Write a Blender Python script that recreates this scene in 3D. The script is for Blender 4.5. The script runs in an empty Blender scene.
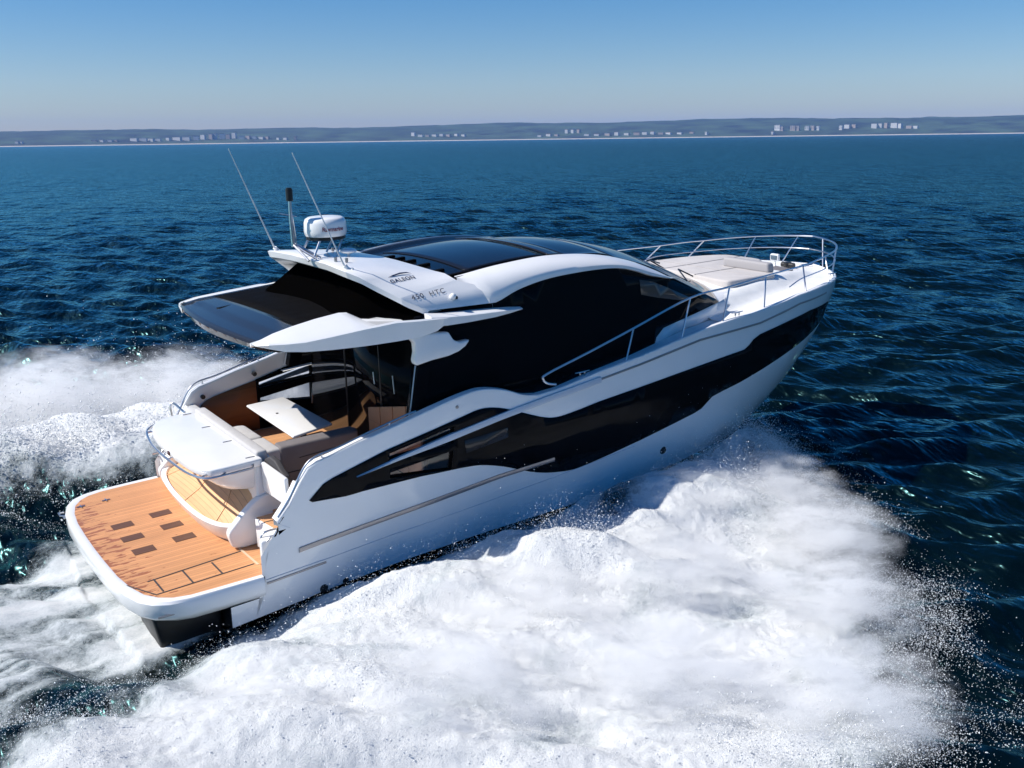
import bpy, bmesh, math, random
import numpy as np
from mathutils import Vector, Matrix
random.seed(7); np.random.seed(7)
# =====================================================================
# CAMERA, frames.  Boat frame: x forward, y port, z up (metres).
# =====================================================================
F = 979.68
RB = np.array([[0.80905, -0.58734, -0.021678], [-0.179182, -0.211356, -0.960845], [0.559761, 0.781256, -0.276238]])
CB = np.array([-1.6622, -11.4517, 5.4962])
MB = np.array([[0.9996208554518252, -0.0006284531701268979, -0.027527266344009736],
               [0.0, 0.999739492671105, -0.022824258886387234],
               [0.027534439267235866, 0.02281560519306433, 0.9993604468928637]])   # boat -> world (trim and heel)
LIFT = 0.06
CW = MB @ CB + np.array([0, 0, LIFT])
RW = RB @ MB.T
scene = bpy.context.scene
cam_d = bpy.data.cameras.new('camera'); cam = bpy.data.objects.new('camera', cam_d)
scene.collection.objects.link(cam)
mw = Matrix.Identity(4)
for i in range(3):
    mw[i][0] = RW[0][i]; mw[i][1] = -RW[1][i]; mw[i][2] = -RW[2][i]; mw[i][3] = CW[i]
cam.matrix_world = mw
cam_d.sensor_width = 36; cam_d.lens = F / 1024 * 36
cam_d.clip_start = 0.1; cam_d.clip_end = 40000
scene.camera = cam
# ---- world and sun
SUN_AZ, SUN_EL = math.radians(152), math.radians(46)      # azimuth from +x (bow) towards +y (port)
w = bpy.data.worlds.new('World'); scene.world = w; w.use_nodes = True
nt = w.node_tree; bg = nt.nodes['Background']
sky = nt.nodes.new('ShaderNodeTexSky'); sky.sky_type = 'NISHITA'; sky.sun_disc = False
sky.sun_elevation = SUN_EL; sky.sun_rotation = math.pi / 2 - SUN_AZ
sky.air_density = 1.0; sky.dust_density = 0.4; sky.ozone_density = 4.0; sky.altitude = 0
hsv = nt.nodes.new('ShaderNodeHueSaturation'); hsv.inputs['Saturation'].default_value = 1.45
nt.links.new(sky.outputs[0], hsv.inputs['Color'])
tint = nt.nodes.new('ShaderNodeMix'); tint.data_type = 'RGBA'; tint.blend_type = 'MULTIPLY'; tint.inputs['Factor'].default_value = 1; tint.inputs['B'].default_value = (.95, .93, 1.03, 1)
nt.links.new(hsv.outputs[0], tint.inputs['A']); nt.links.new(tint.outputs['Result'], bg.inputs[0]); bg.inputs[1].default_value = 0.085
sd = bpy.data.lights.new('sun', 'SUN'); sd.energy = 5.0; sd.angle = math.radians(0.53); sd.color = (1.0, 0.95, 0.87)
so = bpy.data.objects.new('sun', sd); scene.collection.objects.link(so)
dv = Vector((math.cos(SUN_AZ) * math.cos(SUN_EL), math.sin(SUN_AZ) * math.cos(SUN_EL), math.sin(SUN_EL)))
so.rotation_euler = dv.to_track_quat('Z', 'Y').to_euler(); so.location = (0, 30, 30)
vs = scene.view_settings; vs.view_transform = 'Standard'; vs.look = 'None'; vs.gamma = 1; vs.exposure = 0.32
vs.use_curve_mapping = False
scene.render.engine = 'CYCLES'
scene.cycles.max_bounces = 10; scene.cycles.transparent_max_bounces = 16; scene.cycles.volume_bounces = 6
scene.render.resolution_x = 1024; scene.render.resolution_y = 768

# =====================================================================
# measuring helpers (boat frame): a sight line met with a plane of known y, z or x
# =====================================================================
def ray(u, v): return RB.T @ np.array([(u - 512) / F, (v - 384) / F, 1.0])
def PY(u, v, y): d = ray(u, v); return CB + d * (y - CB[1]) / d[1]
def PZ(u, v, z): d = ray(u, v); return CB + d * (z - CB[2]) / d[2]
def PX(u, v, x): d = ray(u, v); return CB + d * (x - CB[0]) / d[0]

# =====================================================================
# materials
# =====================================================================
def node_mat(name):
    m = bpy.data.materials.new(name); m.use_nodes = True
    return m, m.node_tree, m.node_tree.nodes['Principled BSDF']
def mat(name, col, rough=0.4, metal=0.0, spec=0.5, coat=0.0, var=0.0, scale=6.0, bump=0.0, bscale=40.0, trans=0.0):
    m, t, b = node_mat(name)
    b.inputs['Base Color'].default_value = (*col, 1); b.inputs['Roughness'].default_value = rough
    b.inputs['Metallic'].default_value = metal; b.inputs['Specular IOR Level'].default_value = spec
    b.inputs['Coat Weight'].default_value = coat; b.inputs['Coat Roughness'].default_value = 0.04
    b.inputs['Transmission Weight'].default_value = trans
    tc = t.nodes.new('ShaderNodeTexCoord')
    if var > 0:
        n = t.nodes.new('ShaderNodeTexNoise'); n.inputs['Scale'].default_value = scale; n.inputs['Detail'].default_value = 6
        t.links.new(tc.outputs['Object'], n.inputs['Vector'])
        r = t.nodes.new('ShaderNodeMapRange'); r.inputs[1].default_value = .3; r.inputs[2].default_value = .7
        r.inputs[3].default_value = 1 - var; r.inputs[4].default_value = 1 + var * .5
        t.links.new(n.outputs['Fac'], r.inputs[0])
        h = t.nodes.new('ShaderNodeHueSaturation'); h.inputs['Color'].default_value = (*col, 1)
        t.links.new(r.outputs[0], h.inputs['Value']); t.links.new(h.outputs[0], b.inputs['Base Color'])
        r2 = t.nodes.new('ShaderNodeMapRange'); r2.inputs[3].default_value = rough * .7; r2.inputs[4].default_value = min(1, rough * 1.4)
        t.links.new(n.outputs['Fac'], r2.inputs[0]); t.links.new(r2.outputs[0], b.inputs['Roughness'])
    if bump > 0:
        n2 = t.nodes.new('ShaderNodeTexNoise'); n2.inputs['Scale'].default_value = bscale; n2.inputs['Detail'].default_value = 4
        t.links.new(tc.outputs['Object'], n2.inputs['Vector'])
        bp = t.nodes.new('ShaderNodeBump'); bp.inputs['Strength'].default_value = bump; bp.inputs['Distance'].default_value = .01
        t.links.new(n2.outputs['Fac'], bp.inputs['Height']); t.links.new(bp.outputs[0], b.inputs['Normal'])
    return m
def teak_mat(name, col, axis='y', plank=0.052, seam=0.09, wet=0.0):
    """planks run along x, counted along `axis`; dark caulk seams, streaky grain"""
    m, t, b = node_mat(name)
    tc = t.nodes.new('ShaderNodeTexCoord'); sp = t.nodes.new('ShaderNodeSeparateXYZ'); t.links.new(tc.outputs['Object'], sp.inputs[0])
    dv_ = t.nodes.new('ShaderNodeMath'); dv_.operation = 'DIVIDE'; dv_.inputs[1].default_value = plank
    t.links.new(sp.outputs[{'x': 0, 'y': 1, 'z': 2}[axis]], dv_.inputs[0])
    fr = t.nodes.new('ShaderNodeMath'); fr.operation = 'FRACT'; t.links.new(dv_.outputs[0], fr.inputs[0])
    fl = t.nodes.new('ShaderNodeMath'); fl.operation = 'FLOOR'; t.links.new(dv_.outputs[0], fl.inputs[0])
    sm = t.nodes.new('ShaderNodeMath'); sm.operation = 'LESS_THAN'; sm.inputs[1].default_value = seam; t.links.new(fr.outputs[0], sm.inputs[0])
    wn = t.nodes.new('ShaderNodeTexWhiteNoise'); wn.noise_dimensions = '1D'; t.links.new(fl.outputs[0], wn.inputs['W'])
    mp = t.nodes.new('ShaderNodeMapping'); mp.inputs['Scale'].default_value = (1.2, 26, 26) if axis != 'x' else (26, 1.2, 26)
    t.links.new(tc.outputs['Object'], mp.inputs[0])
    gn = t.nodes.new('ShaderNodeTexNoise'); gn.inputs['Scale'].default_value = 1.6; gn.inputs['Detail'].default_value = 7; gn.inputs['Roughness'].default_value = .65
    t.links.new(mp.outputs[0], gn.inputs['Vector'])
    big = t.nodes.new('ShaderNodeTexNoise'); big.inputs['Scale'].default_value = 2.2; big.inputs['Detail'].default_value = 5
    t.links.new(tc.outputs['Object'], big.inputs['Vector'])
    a1 = t.nodes.new('ShaderNodeMath'); a1.operation = 'MULTIPLY_ADD'; a1.inputs[1].default_value = .22; a1.inputs[2].default_value = .60
    t.links.new(wn.outputs['Value'], a1.inputs[0])
    a2 = t.nodes.new('ShaderNodeMath'); a2.operation = 'MULTIPLY_ADD'; a2.inputs[1].default_value = .42; t.links.new(gn.outputs['Fac'], a2.inputs[0]); t.links.new(a1.outputs[0], a2.inputs[2])
    a3 = t.nodes.new('ShaderNodeMath'); a3.operation = 'MULTIPLY_ADD'; a3.inputs[1].default_value = .25; t.links.new(big.outputs['Fac'], a3.inputs[0]); t.links.new(a2.outputs[0], a3.inputs[2])
    h = t.nodes.new('ShaderNodeHueSaturation'); h.inputs['Color'].default_value = (*col, 1); t.links.new(a3.outputs[0], h.inputs['Value'])
    mx = t.nodes.new('ShaderNodeMix'); mx.data_type = 'RGBA'; mx.inputs['B'].default_value = (col[0] * .38, col[1] * .33, col[2] * .33, 1)
    sc = t.nodes.new('ShaderNodeMath'); sc.operation = 'MULTIPLY'; sc.inputs[1].default_value = .6; t.links.new(sm.outputs[0], sc.inputs[0])
    t.links.new(sc.outputs[0], mx.inputs['Factor']); t.links.new(h.outputs[0], mx.inputs['A'])
    out = mx.outputs['Result']; b.inputs['Roughness'].default_value = .55
    if wet > 0:   # soaked patches along the aft edge, with a shape of their own
        wv = t.nodes.new('ShaderNodeTexNoise'); wv.inputs['Scale'].default_value = 7; wv.inputs['Detail'].default_value = 6
        mpw = t.nodes.new('ShaderNodeMapping'); mpw.inputs['Scale'].default_value = (.7, 2.2, 1)
        t.links.new(tc.outputs['Object'], mpw.inputs[0]); t.links.new(mpw.outputs[0], wv.inputs['Vector'])
        ed = t.nodes.new('ShaderNodeMapRange'); ed.inputs[1].default_value = .45; ed.inputs[2].default_value = 1.0
        ed.inputs[3].default_value = .16; ed.inputs[4].default_value = -.08; t.links.new(sp.outputs[0], ed.inputs[0])
        ad = t.nodes.new('ShaderNodeMath'); ad.operation = 'ADD'; t.links.new(wv.outputs['Fac'], ad.inputs[0]); t.links.new(ed.outputs[0], ad.inputs[1])
        mr = t.nodes.new('ShaderNodeMapRange'); mr.inputs[1].default_value = .60; mr.inputs[2].default_value = .64; t.links.new(ad.outputs[0], mr.inputs[0])
        m2 = t.nodes.new('ShaderNodeMix'); m2.data_type = 'RGBA'; m2.inputs['B'].default_value = (col[0] * .55, col[1] * .40, col[2] * .35, 1)
        ml = t.nodes.new('ShaderNodeMath'); ml.operation = 'MULTIPLY'; ml.inputs[1].default_value = wet; t.links.new(mr.outputs[0], ml.inputs[0])
        t.links.new(ml.outputs[0], m2.inputs['Factor']); t.links.new(out, m2.inputs['A']); out = m2.outputs['Result']
        rr = t.nodes.new('ShaderNodeMapRange'); rr.inputs[3].default_value = .55; rr.inputs[4].default_value = .18
        t.links.new(mr.outputs[0], rr.inputs[0]); t.links.new(rr.outputs[0], b.inputs['Roughness'])
    t.links.new(out, b.inputs['Base Color'])
    return m
WHITE = mat('gelcoat_white', (.80, .80, .80), .22, coat=.35, var=.03, scale=3)
WHITE_DK = mat('gelcoat_deck', (.76, .76, .75), .5, var=.05, scale=8, bump=.15, bscale=220)
HULLW = mat('hull_white', (.80, .81, .82), .16, coat=.6, var=.03, scale=1.5)
BLACKG = mat('black_glass', (.004, .004, .005), .03, spec=.07)
ROOFG = mat('roof_glass', (.010, .010, .012), .05, spec=.5, coat=0)
BLACKM = mat('black_cloth', (.0035, .003, .003), .7, spec=.04, var=.2, scale=4)
BLACKP = mat('black_rubber', (.012, .012, .013), .4)
ANTIF = mat('antifouling', (.008, .008, .010), .35, var=.3, scale=6)
STEEL = mat('steel', (.62, .62, .64), .28, metal=1)
STRIP = mat('steel_strip', (.30, .29, .30), .3, metal=.8)
MOULD = mat('moulding', (.50, .56, .64), .25, coat=.3)
TEAK = teak_mat('teak_platform', (.56, .268, .118), wet=.8)
TEAKC = teak_mat('teak_cockpit', (.58, .31, .15))
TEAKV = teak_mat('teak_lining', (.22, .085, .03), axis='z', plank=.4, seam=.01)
TEAKL = teak_mat('teak_lounge', (.66, .37, .18), axis='x', plank=.05)
GRATE = teak_mat('teak_grate', (.13, .06, .033), plank=.03, seam=.35)
CUSH = mat('cushion_light', (.50, .49, .49), .8, var=.06, scale=9, bump=.3, bscale=300)
CUSHD = mat('cushion_dark', (.17, .155, .16), .8, var=.1, scale=9, bump=.3, bscale=300)
CUSHS = mat('cushion_sunpad', (.50, .475, .465), .8, var=.07, scale=5, bump=.3, bscale=200)
NAVY = mat('lettering', (.02, .03, .07), .4)
RED = mat('red_lettering', (.25, .02, .05), .4)
PANEG = mat('tinted_pane', (.035, .030, .028), .05, spec=.4)
GLOSSD = mat('fascia', (.05, .045, .04), .08, metal=.6)
GREYP = mat('grey_gelcoat', (.024, .026, .030), .16, coat=.0, spec=.5)
def clear_glass():
    m, t, b = node_mat('clear_glass')
    o = t.nodes['Material Output']; tr = t.nodes.new('ShaderNodeBsdfTransparent'); tr.inputs[0].default_value = (.62, .64, .68, 1)
    gl = t.nodes.new('ShaderNodeBsdfGlossy'); gl.inputs['Roughness'].default_value = .02; gl.inputs[0].default_value = (.8, .8, .8, 1)
    mx = t.nodes.new('ShaderNodeMixShader'); mx.inputs[0].default_value = .10
    t.links.new(tr.outputs[0], mx.inputs[1]); t.links.new(gl.outputs[0], mx.inputs[2]); t.links.new(mx.outputs[0], o.inputs[0])
    return m
CLEAR = clear_glass()

# =====================================================================
# object helpers
# =====================================================================
yacht = bpy.data.objects.new('motor_yacht', None); scene.collection.objects.link(yacht)
ym = Matrix.Identity(4)
for i in range(3):
    for j in range(3): ym[i][j] = MB[i][j]
ym[2][3] = LIFT
yacht.matrix_world = ym
yacht['label'] = 'white motor yacht with black side windows speeding across the sea past the camera'
yacht['category'] = 'motor yacht'
def mk(name, verts, faces, m, parent=yacht, angle=40, label=None):
    me = bpy.data.meshes.new(name); me.from_pydata([tuple(map(float, v)) for v in verts], [], faces); me.validate()
    b = bmesh.new(); b.from_mesh(me); bmesh.ops.remove_doubles(b, verts=b.verts, dist=1e-5)
    bmesh.ops.recalc_face_normals(b, faces=b.faces); b.to_mesh(me); b.free()
    me.shade_smooth(); me.set_sharp_from_angle(angle=math.radians(angle))
    me.materials.append(m)
    o = bpy.data.objects.new(name, me); scene.collection.objects.link(o)
    if parent is not None: o.parent = parent
    if label: o['label'] = label
    return o
def from_bm(name, b, m, parent=yacht, angle=40, label=None, recalc=True):
    if recalc: bmesh.ops.recalc_face_normals(b, faces=b.faces)
    me = bpy.data.meshes.new(name); b.to_mesh(me); b.free()
    me.shade_smooth(); me.set_sharp_from_angle(angle=math.radians(angle)); me.materials.append(m)
    o = bpy.data.objects.new(name, me); scene.collection.objects.link(o)
    if parent is not None: o.parent = parent
    if label: o['label'] = label
    return o
def cr(pts, n=6):
    """Catmull-Rom through the points"""
    P = [np.array(p, float) for p in pts]; P = [2 * P[0] - P[1]] + P + [2 * P[-1] - P[-2]]; out = []
    for i in range(1, len(P) - 2):
        for k in range(n):
            t = k / n; a, b_, c, d = P[i - 1:i + 3]
            out.append(.5 * ((2 * b_) + (-a + c) * t + (2 * a - 5 * b_ + 4 * c - d) * t * t + (-a + 3 * b_ - 3 * c + d) * t ** 3))
    out.append(P[-2]); return out
def tube(b, pts, r, n=8, cap=True):
    P = [Vector(map(float, p)) for p in pts]; rings = []
    prev = None
    for i, p in enumerate(P):
        d = (P[min(i + 1, len(P) - 1)] - P[max(i - 1, 0)]).normalized()
        if prev is None:
            a = Vector((0, 0, 1)) if abs(d.z) < .9 else Vector((1, 0, 0)); s = d.cross(a).normalized()
        else: s = (prev - d * prev.dot(d)).normalized()
        prev = s; u = d.cross(s); rr = r[i] if isinstance(r, (list, tuple)) else r
        rings.append([b.verts.new(p + (s * math.cos(2 * math.pi * k / n) + u * math.sin(2 * math.pi * k / n)) * rr) for k in range(n)])
    for a, c in zip(rings, rings[1:]):
        for k in range(n): b.faces.new((a[k], a[(k + 1) % n], c[(k + 1) % n], c[k]))
    if cap: b.faces.new(rings[0]); b.faces.new(rings[-1][::-1])
def tubes(name, lines, r, m, parent=yacht, n=8, label=None):
    b = bmesh.new()
    for l in lines: tube(b, l, r, n)
    return from_bm(name, b, m, parent, label=label)
def grid(name, rows, m, parent=yacht, closed=False, angle=40, label=None, thick=0, capends=False):
    nv = len(rows[0]); V = [p for r in rows for p in r]; Fc = []
    for i in range(len(rows) - 1):
        for j in range(nv - (0 if closed else 1)):
            k = (j + 1) % nv; Fc.append((i * nv + j, i * nv + k, (i + 1) * nv + k, (i + 1) * nv + j))
    if capends: Fc.append(tuple(range(nv))); Fc.append(tuple((len(rows) - 1) * nv + j for j in range(nv))[::-1])
    o = mk(name, V, Fc, m, parent, angle, label)
    if thick:
        s = o.modifiers.new('solid', 'SOLIDIFY'); s.thickness = thick; s.offset = 0
    return o
def prism(name, poly, z0, z1, m, parent=yacht, bev=.01, seg=3, label=None, axis='z', topz=None):
    """closed outline extruded z0->z1 with rounded edges; axis z: (x,y); axis y: (x,z); axis x: (y,z)"""
    b = bmesh.new()
    def P(p, h):
        return {'z': (p[0], p[1], h), 'y': (p[0], h, p[1]), 'x': (h, p[0], p[1])}[axis]
    vb = [b.verts.new(P(p, z0)) for p in poly]
    vt = [b.verts.new(P(p, z1 if topz is None else topz(p))) for p in poly]
    b.faces.new(vb[::-1]); b.faces.new(vt)
    for i in range(len(poly)):
        j = (i + 1) % len(poly); b.faces.new((vb[i], vb[j], vt[j], vt[i]))
    bmesh.ops.recalc_face_normals(b, faces=b.faces)
    if bev > 0: bmesh.ops.bevel(b, geom=[e for e in b.edges if e.calc_face_angle(0) > .5], offset=bev, segments=seg, profile=.5, affect='EDGES', clamp_overlap=True)
    return from_bm(name, b, m, parent, angle=35, label=label)
def box(name, x0, x1, y0, y1, z0, z1, m, parent=yacht, bev=.01, label=None):
    return prism(name, [(x0, y0), (x1, y0), (x1, y1), (x0, y1)], z0, z1, m, parent, bev, label=label)
def patch(name, poly, fmap, m, parent=yacht, step=.12, zstep=None, thick=0.0, holes=(), label=None, angle=40, xcuts=()):
    """2-D outline (x,z) cut into a fine net and laid on the surface fmap(x,z)->(x,y,z)"""
    b = bmesh.new(); vs_ = [b.verts.new((p[0], 0, p[1])) for p in poly]; f = b.faces.new(vs_)
    bmesh.ops.triangulate(b, faces=[f])
    xs = [p[0] for p in poly]; zs_ = [p[1] for p in poly]
    def cut(co, no):
        bmesh.ops.bisect_plane(b, geom=b.verts[:] + b.edges[:] + b.faces[:], plane_co=co, plane_no=no, dist=1e-5)
    x = min(xs) + step
    while x < max(xs): cut((x, 0, 0), (1, 0, 0)); x += step
    for x in xcuts: cut((x, 0, 0), (1, 0, 0))
    zstep = zstep or step * 1.5
    z = min(zs_) + zstep
    while z < max(zs_): cut((0, 0, z), (0, 0, 1)); z += zstep
    for h in holes:
        for i in range(len(h)):
            a, c = h[i], h[(i + 1) % len(h)]; cut((a[0], 0, a[1]), (-(c[1] - a[1]), 0, c[0] - a[0]))
        kill = []
        for fc in b.faces:
            q = fc.calc_center_median(); s = [(h[(i + 1) % len(h)][0] - h[i][0]) * (q.z - h[i][1]) - (h[(i + 1) % len(h)][1] - h[i][1]) * (q.x - h[i][0]) for i in range(len(h))]
            if all(v > 0 for v in s) or all(v < 0 for v in s): kill.append(fc)
        bmesh.ops.delete(b, geom=kill, context='FACES')
    for v in b.verts: v.co = Vector(map(float, fmap(v.co.x, v.co.z)))
    bmesh.ops.remove_doubles(b, verts=b.verts, dist=1e-5)
    o = from_bm(name, b, m, parent, angle, label)
    if thick:
        s = o.modifiers.new('solid', 'SOLIDIFY'); s.thickness = thick; s.offset = 0
    return o
def text(name, s, size, fmap, m, parent, bold=0.0, spacing=1.0, shear=0.0):
    cu = bpy.data.curves.new(name, 'FONT'); cu.body = s; cu.size = size; cu.offset = bold; cu.space_character = spacing; cu.shear = shear
    to = bpy.data.objects.new(name + '_tmp', cu); scene.collection.objects.link(to)
    dg = bpy.context.evaluated_depsgraph_get(); dg.update()
    me = bpy.data.meshes.new_from_object(to.evaluated_get(dg)); bpy.data.objects.remove(to)
    b = bmesh.new(); b.from_mesh(me)
    for v in b.verts: v.co = Vector(map(float, fmap(v.co.x, v.co.y)))
    return from_bm(name, b, m, parent, recalc=False)

# =====================================================================
# hull surface
# =====================================================================
_hx = [0, .5, 1.2, 2, 4, 6]; _hy = [1.75, 1.86, 1.94, 1.965, 2.03, 2.05]
TOP = [(5.40, 1.945), (5.77, 1.96), (6.50, 2.07), (7.21, 2.15), (8.18, 2.30), (8.48, 2.345), (9.1, 2.40), (9.79, 2.45), (10.63, 2.54), (11.35, 2.57), (12.3, 2.55), (13.5, 2.48)]
def zs(x): return float(np.interp(x, [t[0] for t in TOP], [t[1] for t in TOP]))
def zc(x): return float(np.interp(x, [1.38, 2.2, 3.5, 4.5, 6, 7.5, 8.8, 10.5, 12.3], [.05, .09, .20, .24, .25, .31, .34, .33, .32]))
def xst(z): return float(np.interp(z, [-.5, 0, .3, 1.0, 1.9, 2.4, 2.6], [10.8, 11.75, 12.25, 12.9, 13.42, 13.52, 13.5]))
def hullY(x, z):
    base = float(np.interp(x, _hx, _hy)) if x < 6 else 2.05
    fl = max(0.0, (1.5 - z)) * .11 * min(1.0, max(0.0, (x - .5) / 2))
    y = base - fl
    if x > 6:
        s = min(1.0, (x - 6) / (xst(z) - 6)); y *= (1 - s ** (2.1 + 1.76 * max(z, .1)))
    return y
def side(off=0.0, sg=-1): return lambda x, z: (x, sg * (hullY(x, z) + off), z)
def S(u, v, off=0.0):
    y = -2.0
    for _ in range(80):
        p = PY(u, v, y); y = .5 * y - .5 * (hullY(p[0], p[2]) + off)
    p = PY(u, v, y); return (float(p[0]), float(p[2]))
wing = [(1.76, .30), (1.76, .80), (1.86, .93), (2.17, .975), (2.11, 1.07), (1.97, 1.16), (2.12, 1.33), (2.25, 1.54), (2.36, 1.685), (2.48, 1.745), (2.68, 1.785)]
hump = [tuple(p) for p in cr([(2.68, 1.785), (3.0, 1.865), (3.5, 1.97), (3.95, 2.075), (4.37, 2.155), (4.66, 2.172), (4.98, 2.10), (5.25, 1.99), (5.48, 1.945)], 4)]
UP_A = [(257.5, 381.5), (312, 361.7), (312, 374.6), (257.5, 387.3)]; LO_A = [(259, 397), (312, 381), (312, 397.5), (259, 401.7)]
def port2(l, y): return [(float(PY(u, v, y)[0]), float(PY(u, v, y)[2])) for u, v in l]
HOLES = [port2(UP_A, 1.93), port2(LO_A, 1.93)]
chine_aft = [(x, zc(x)) for x in np.linspace(1.38, 6, 18)]
aft_poly = [(1.38, .30)] + wing + hump[1:] + [(5.77, 1.96), (6.0, zs(6.0))] + chine_aft[::-1]
hull_v, hull_f = [], []
hb_ = bmesh.new()
for sg in (-1, 1):
    # aft half from the outline
    o = patch('tmp', aft_poly, side(0, sg), HULLW, step=.2, zstep=.25, holes=HOLES)
    hb_.from_mesh(o.data); bpy.data.objects.remove(o)
    # bow half, ruled rows from sheer to chine
    rows = []
    ss = [1 - (1 - k / 60) ** 1.9 for k in range(61)]
    for j in range(15):
        t = j / 14; row = []
        for s in ss:
            x = 6 + s * 7; z = 1.0
            for _ in range(8):
                z = zs(x) * (1 - t) + zc(x) * t; x = 6 + s * (xst(z) - 6)
            row.append((x, sg * hullY(x, z) if s < 1 else 0.0, z))
        rows.append(row)
    vv = [[hb_.verts.new(p) for p in r] for r in rows]
    for a, c in zip(vv, vv[1:]):
        for k in range(60):
            if len({a[k], a[k + 1], c[k + 1], c[k]}) == 4: hb_.faces.new((a[k], a[k + 1], c[k + 1], c[k]))
bmesh.ops.remove_doubles(hb_, verts=hb_.verts, dist=1e-3)
hull = from_bm('hull', hb_, HULLW, angle=50)
# bottom: chine flat, V to the keel, transom
rows = []
for k in range(46):
    s = k / 45; x = 1.38 + s * (12.25 - 1.38); z = zc(x); y = max(hullY(x, z), 0.0) if s < 1 else 0.0
    kz = z - .62 * (1 - s ** 3) if s < 1 else z
    xk = x - .0
    rows.append([(x, -y, z), (x, -y * .93, z - .05), (xk, -y * .5, z * .5 + kz * .5 - .02), (xk, 0, kz), (xk, y * .5, z * .5 + kz * .5 - .02), (x, y * .93, z - .05), (x, y, z)])
grid('hull_bottom', rows, ANTIF, angle=25)
mk('transom', [(1.385, -1.84, .05), (1.385, -1.84, .42), (1.385, 1.84, .42), (1.385, 1.84, .05), (1.385, 0, -.55)], [(0, 1, 2, 3, 4)], ANTIF)
# gunwale cap, inner bulwark, side decks ------------------------------------------------
full_top = wing[4:] + hump[1:] + [(5.77, 1.96), (6.1, 2.008), (6.5, 2.07), (7.21, 2.15), (8.18, 2.30), (8.48, 2.345), (9.1, 2.40), (9.79, 2.45), (10.3, 2.50), (10.63, 2.54), (11.0, 2.555), (11.35, 2.57), (11.7, 2.57), (12.0, 2.56), (12.3, 2.55), (12.6, 2.54), (12.9, 2.52), (13.1, 2.51), (13.25, 2.50), (13.36, 2.49), (13.44, 2.485), (13.49, 2.48)]
for sg in (-1, 1):
    rows = []
    for i, (x, z) in enumerate(full_top):
        y = hullY(x, z); wd = .11 if x < 6 else .075; yi = max(y - wd, 0); 
        rows.append([(x, sg * (y + .001), z - .02), (x, sg * (y - .012), z + .008), (x, sg * (yi + .012), z + .012), (x, sg * yi, z - .012), (x, sg * yi, z - .07)])
    grid('gunwale', rows, WHITE, angle=30)
    # inner bulwark wall of the cockpit
    poly = [(2.10, .9)] + [(p[0] + .04, p[1] - .012) for p in wing[5:]] + [(p[0], p[1] - .012) for p in hump[1:] if p[0] < 4.3] + [(4.3, 2.12), (4.3, .9)]
    patch('bulwark', poly, lambda x, z, sg=sg: (x, sg * (hullY(x, 1.8) - .112), z), WHITE, step=.25, holes=HOLES)
    # small filler ring round the openings = black window frame on the inside
for sg in (-1, 1):
    prism('bulwark_end', [(2.17, .975), (2.11, 1.06), (1.975, 1.158), (2.125, 1.33), (2.255, 1.53), (2.45, 1.45), (2.45, .975)], sg * 1.78, sg * 1.92, WHITE, bev=0, axis='y')
# lips of the window openings and the panes
for sg in (-1, 1):
    for h in HOLES:
        ring = []
        for (x, z) in h: ring.append([(x, sg * (hullY(x, z) + .003), z), (x, sg * (hullY(x, 1.8) - .116), z)])
        ring.append(ring[0])
        fr = grid('window_frame', ring, BLACKM)
        mk('window_pane', [(x, sg * (hullY(x, z) - .04), z) for x, z in h], [(0, 1, 2, 3)], CLEAR, parent=fr)

# black side glazing ------------------------------------------------------------
bt = [(309, 500.5), (323, 484), (333, 477.5), (385, 450.5), (460, 417.5)]
win_top = [S(*p) for p in bt] + [tuple(p) for p in cr([S(470, 412.5), S(485, 408), S(505, 408.5), S(540, 416.5), S(556, 417), S(575, 411), S(600, 401)], 4)][1:] + \
          [S(640, 387), S(680, 372.5), S(720, 358), S(744, 349.5), S(749, 345), S(753, 339.5), S(760, 334), S(790, 320), S(810, 310), S(828, 300.5)]
win_bot = [S(*p) for p in [(828, 303), (822, 318), (815, 328), (803, 340), (790, 350), (765, 367), (740, 382), (722, 391), (712, 396.5), (706, 403), (701, 408.5), (694, 413), (640, 440), (600, 458.5)]] + \
          [tuple(p) for p in cr([S(585, 465), S(572, 469.5), S(560, 471.5), S(545, 472.5), S(530, 471.5), S(515, 468.5), S(500, 466), S(480, 465), S(460, 468)], 3)][1:] + [S(420, 476.5), S(363, 491), S(353, 494), S(345, 496.2), S(312, 502)]
for sg in (-1, 1):
    patch('side_window', win_top + win_bot, side(.006, sg), BLACKG, step=.16, holes=HOLES, thick=.004, label=None)
# brownish panes that show inside the black band
def spoly(l): return [S(u, v) for u, v in l]
for sg in (-1, 1):
    patch('tinted_pane', spoly([(464, 440.5), (507, 427.5), (508, 437), (466, 453)]), side(.012, sg), PANEG, step=.3, thick=.003)
# hull strips
def sweep(name, path, off, hgt, m, sg, proud=.018, parent=yacht):
    rows = []
    for x, z in path:
        y = hullY(x, z); h = hgt(x) if callable(hgt) else hgt
        rows.append([(x, sg * (y - .002), z + h / 2), (x, sg * (y + proud * .8), z + h / 2 - .004), (x, sg * (y + proud), z), (x, sg * (y + proud * .8), z - h / 2 + .004), (x, sg * (y - .002), z - h / 2)])
    return grid(name, rows, m, angle=50, parent=parent)
def dens(pts, n=8):
    out = []
    for a, c in zip(pts, pts[1:]):
        for k in range(n): out.append((a[0] + (c[0] - a[0]) * k / n, a[1] + (c[1] - a[1]) * k / n))
    return out + [pts[-1]]
UP = dens([S(356, 476.5), S(400, 457.5), S(450, 437), S(500, 416.5), S(545, 399.5), S(600, 379.5)], 5)
UP2 = dens([S(600, 379.5), S(640, 364.5), S(700, 340), S(760, 323), S(800, 303.5), S(826, 292.5)], 8)
LOW = dens([S(299, 550), S(400, 513), S(500, 476), S(554, 459)], 5)
PL = dens([S(267, 583.5), S(296, 573), S(326, 562)], 3)
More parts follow.
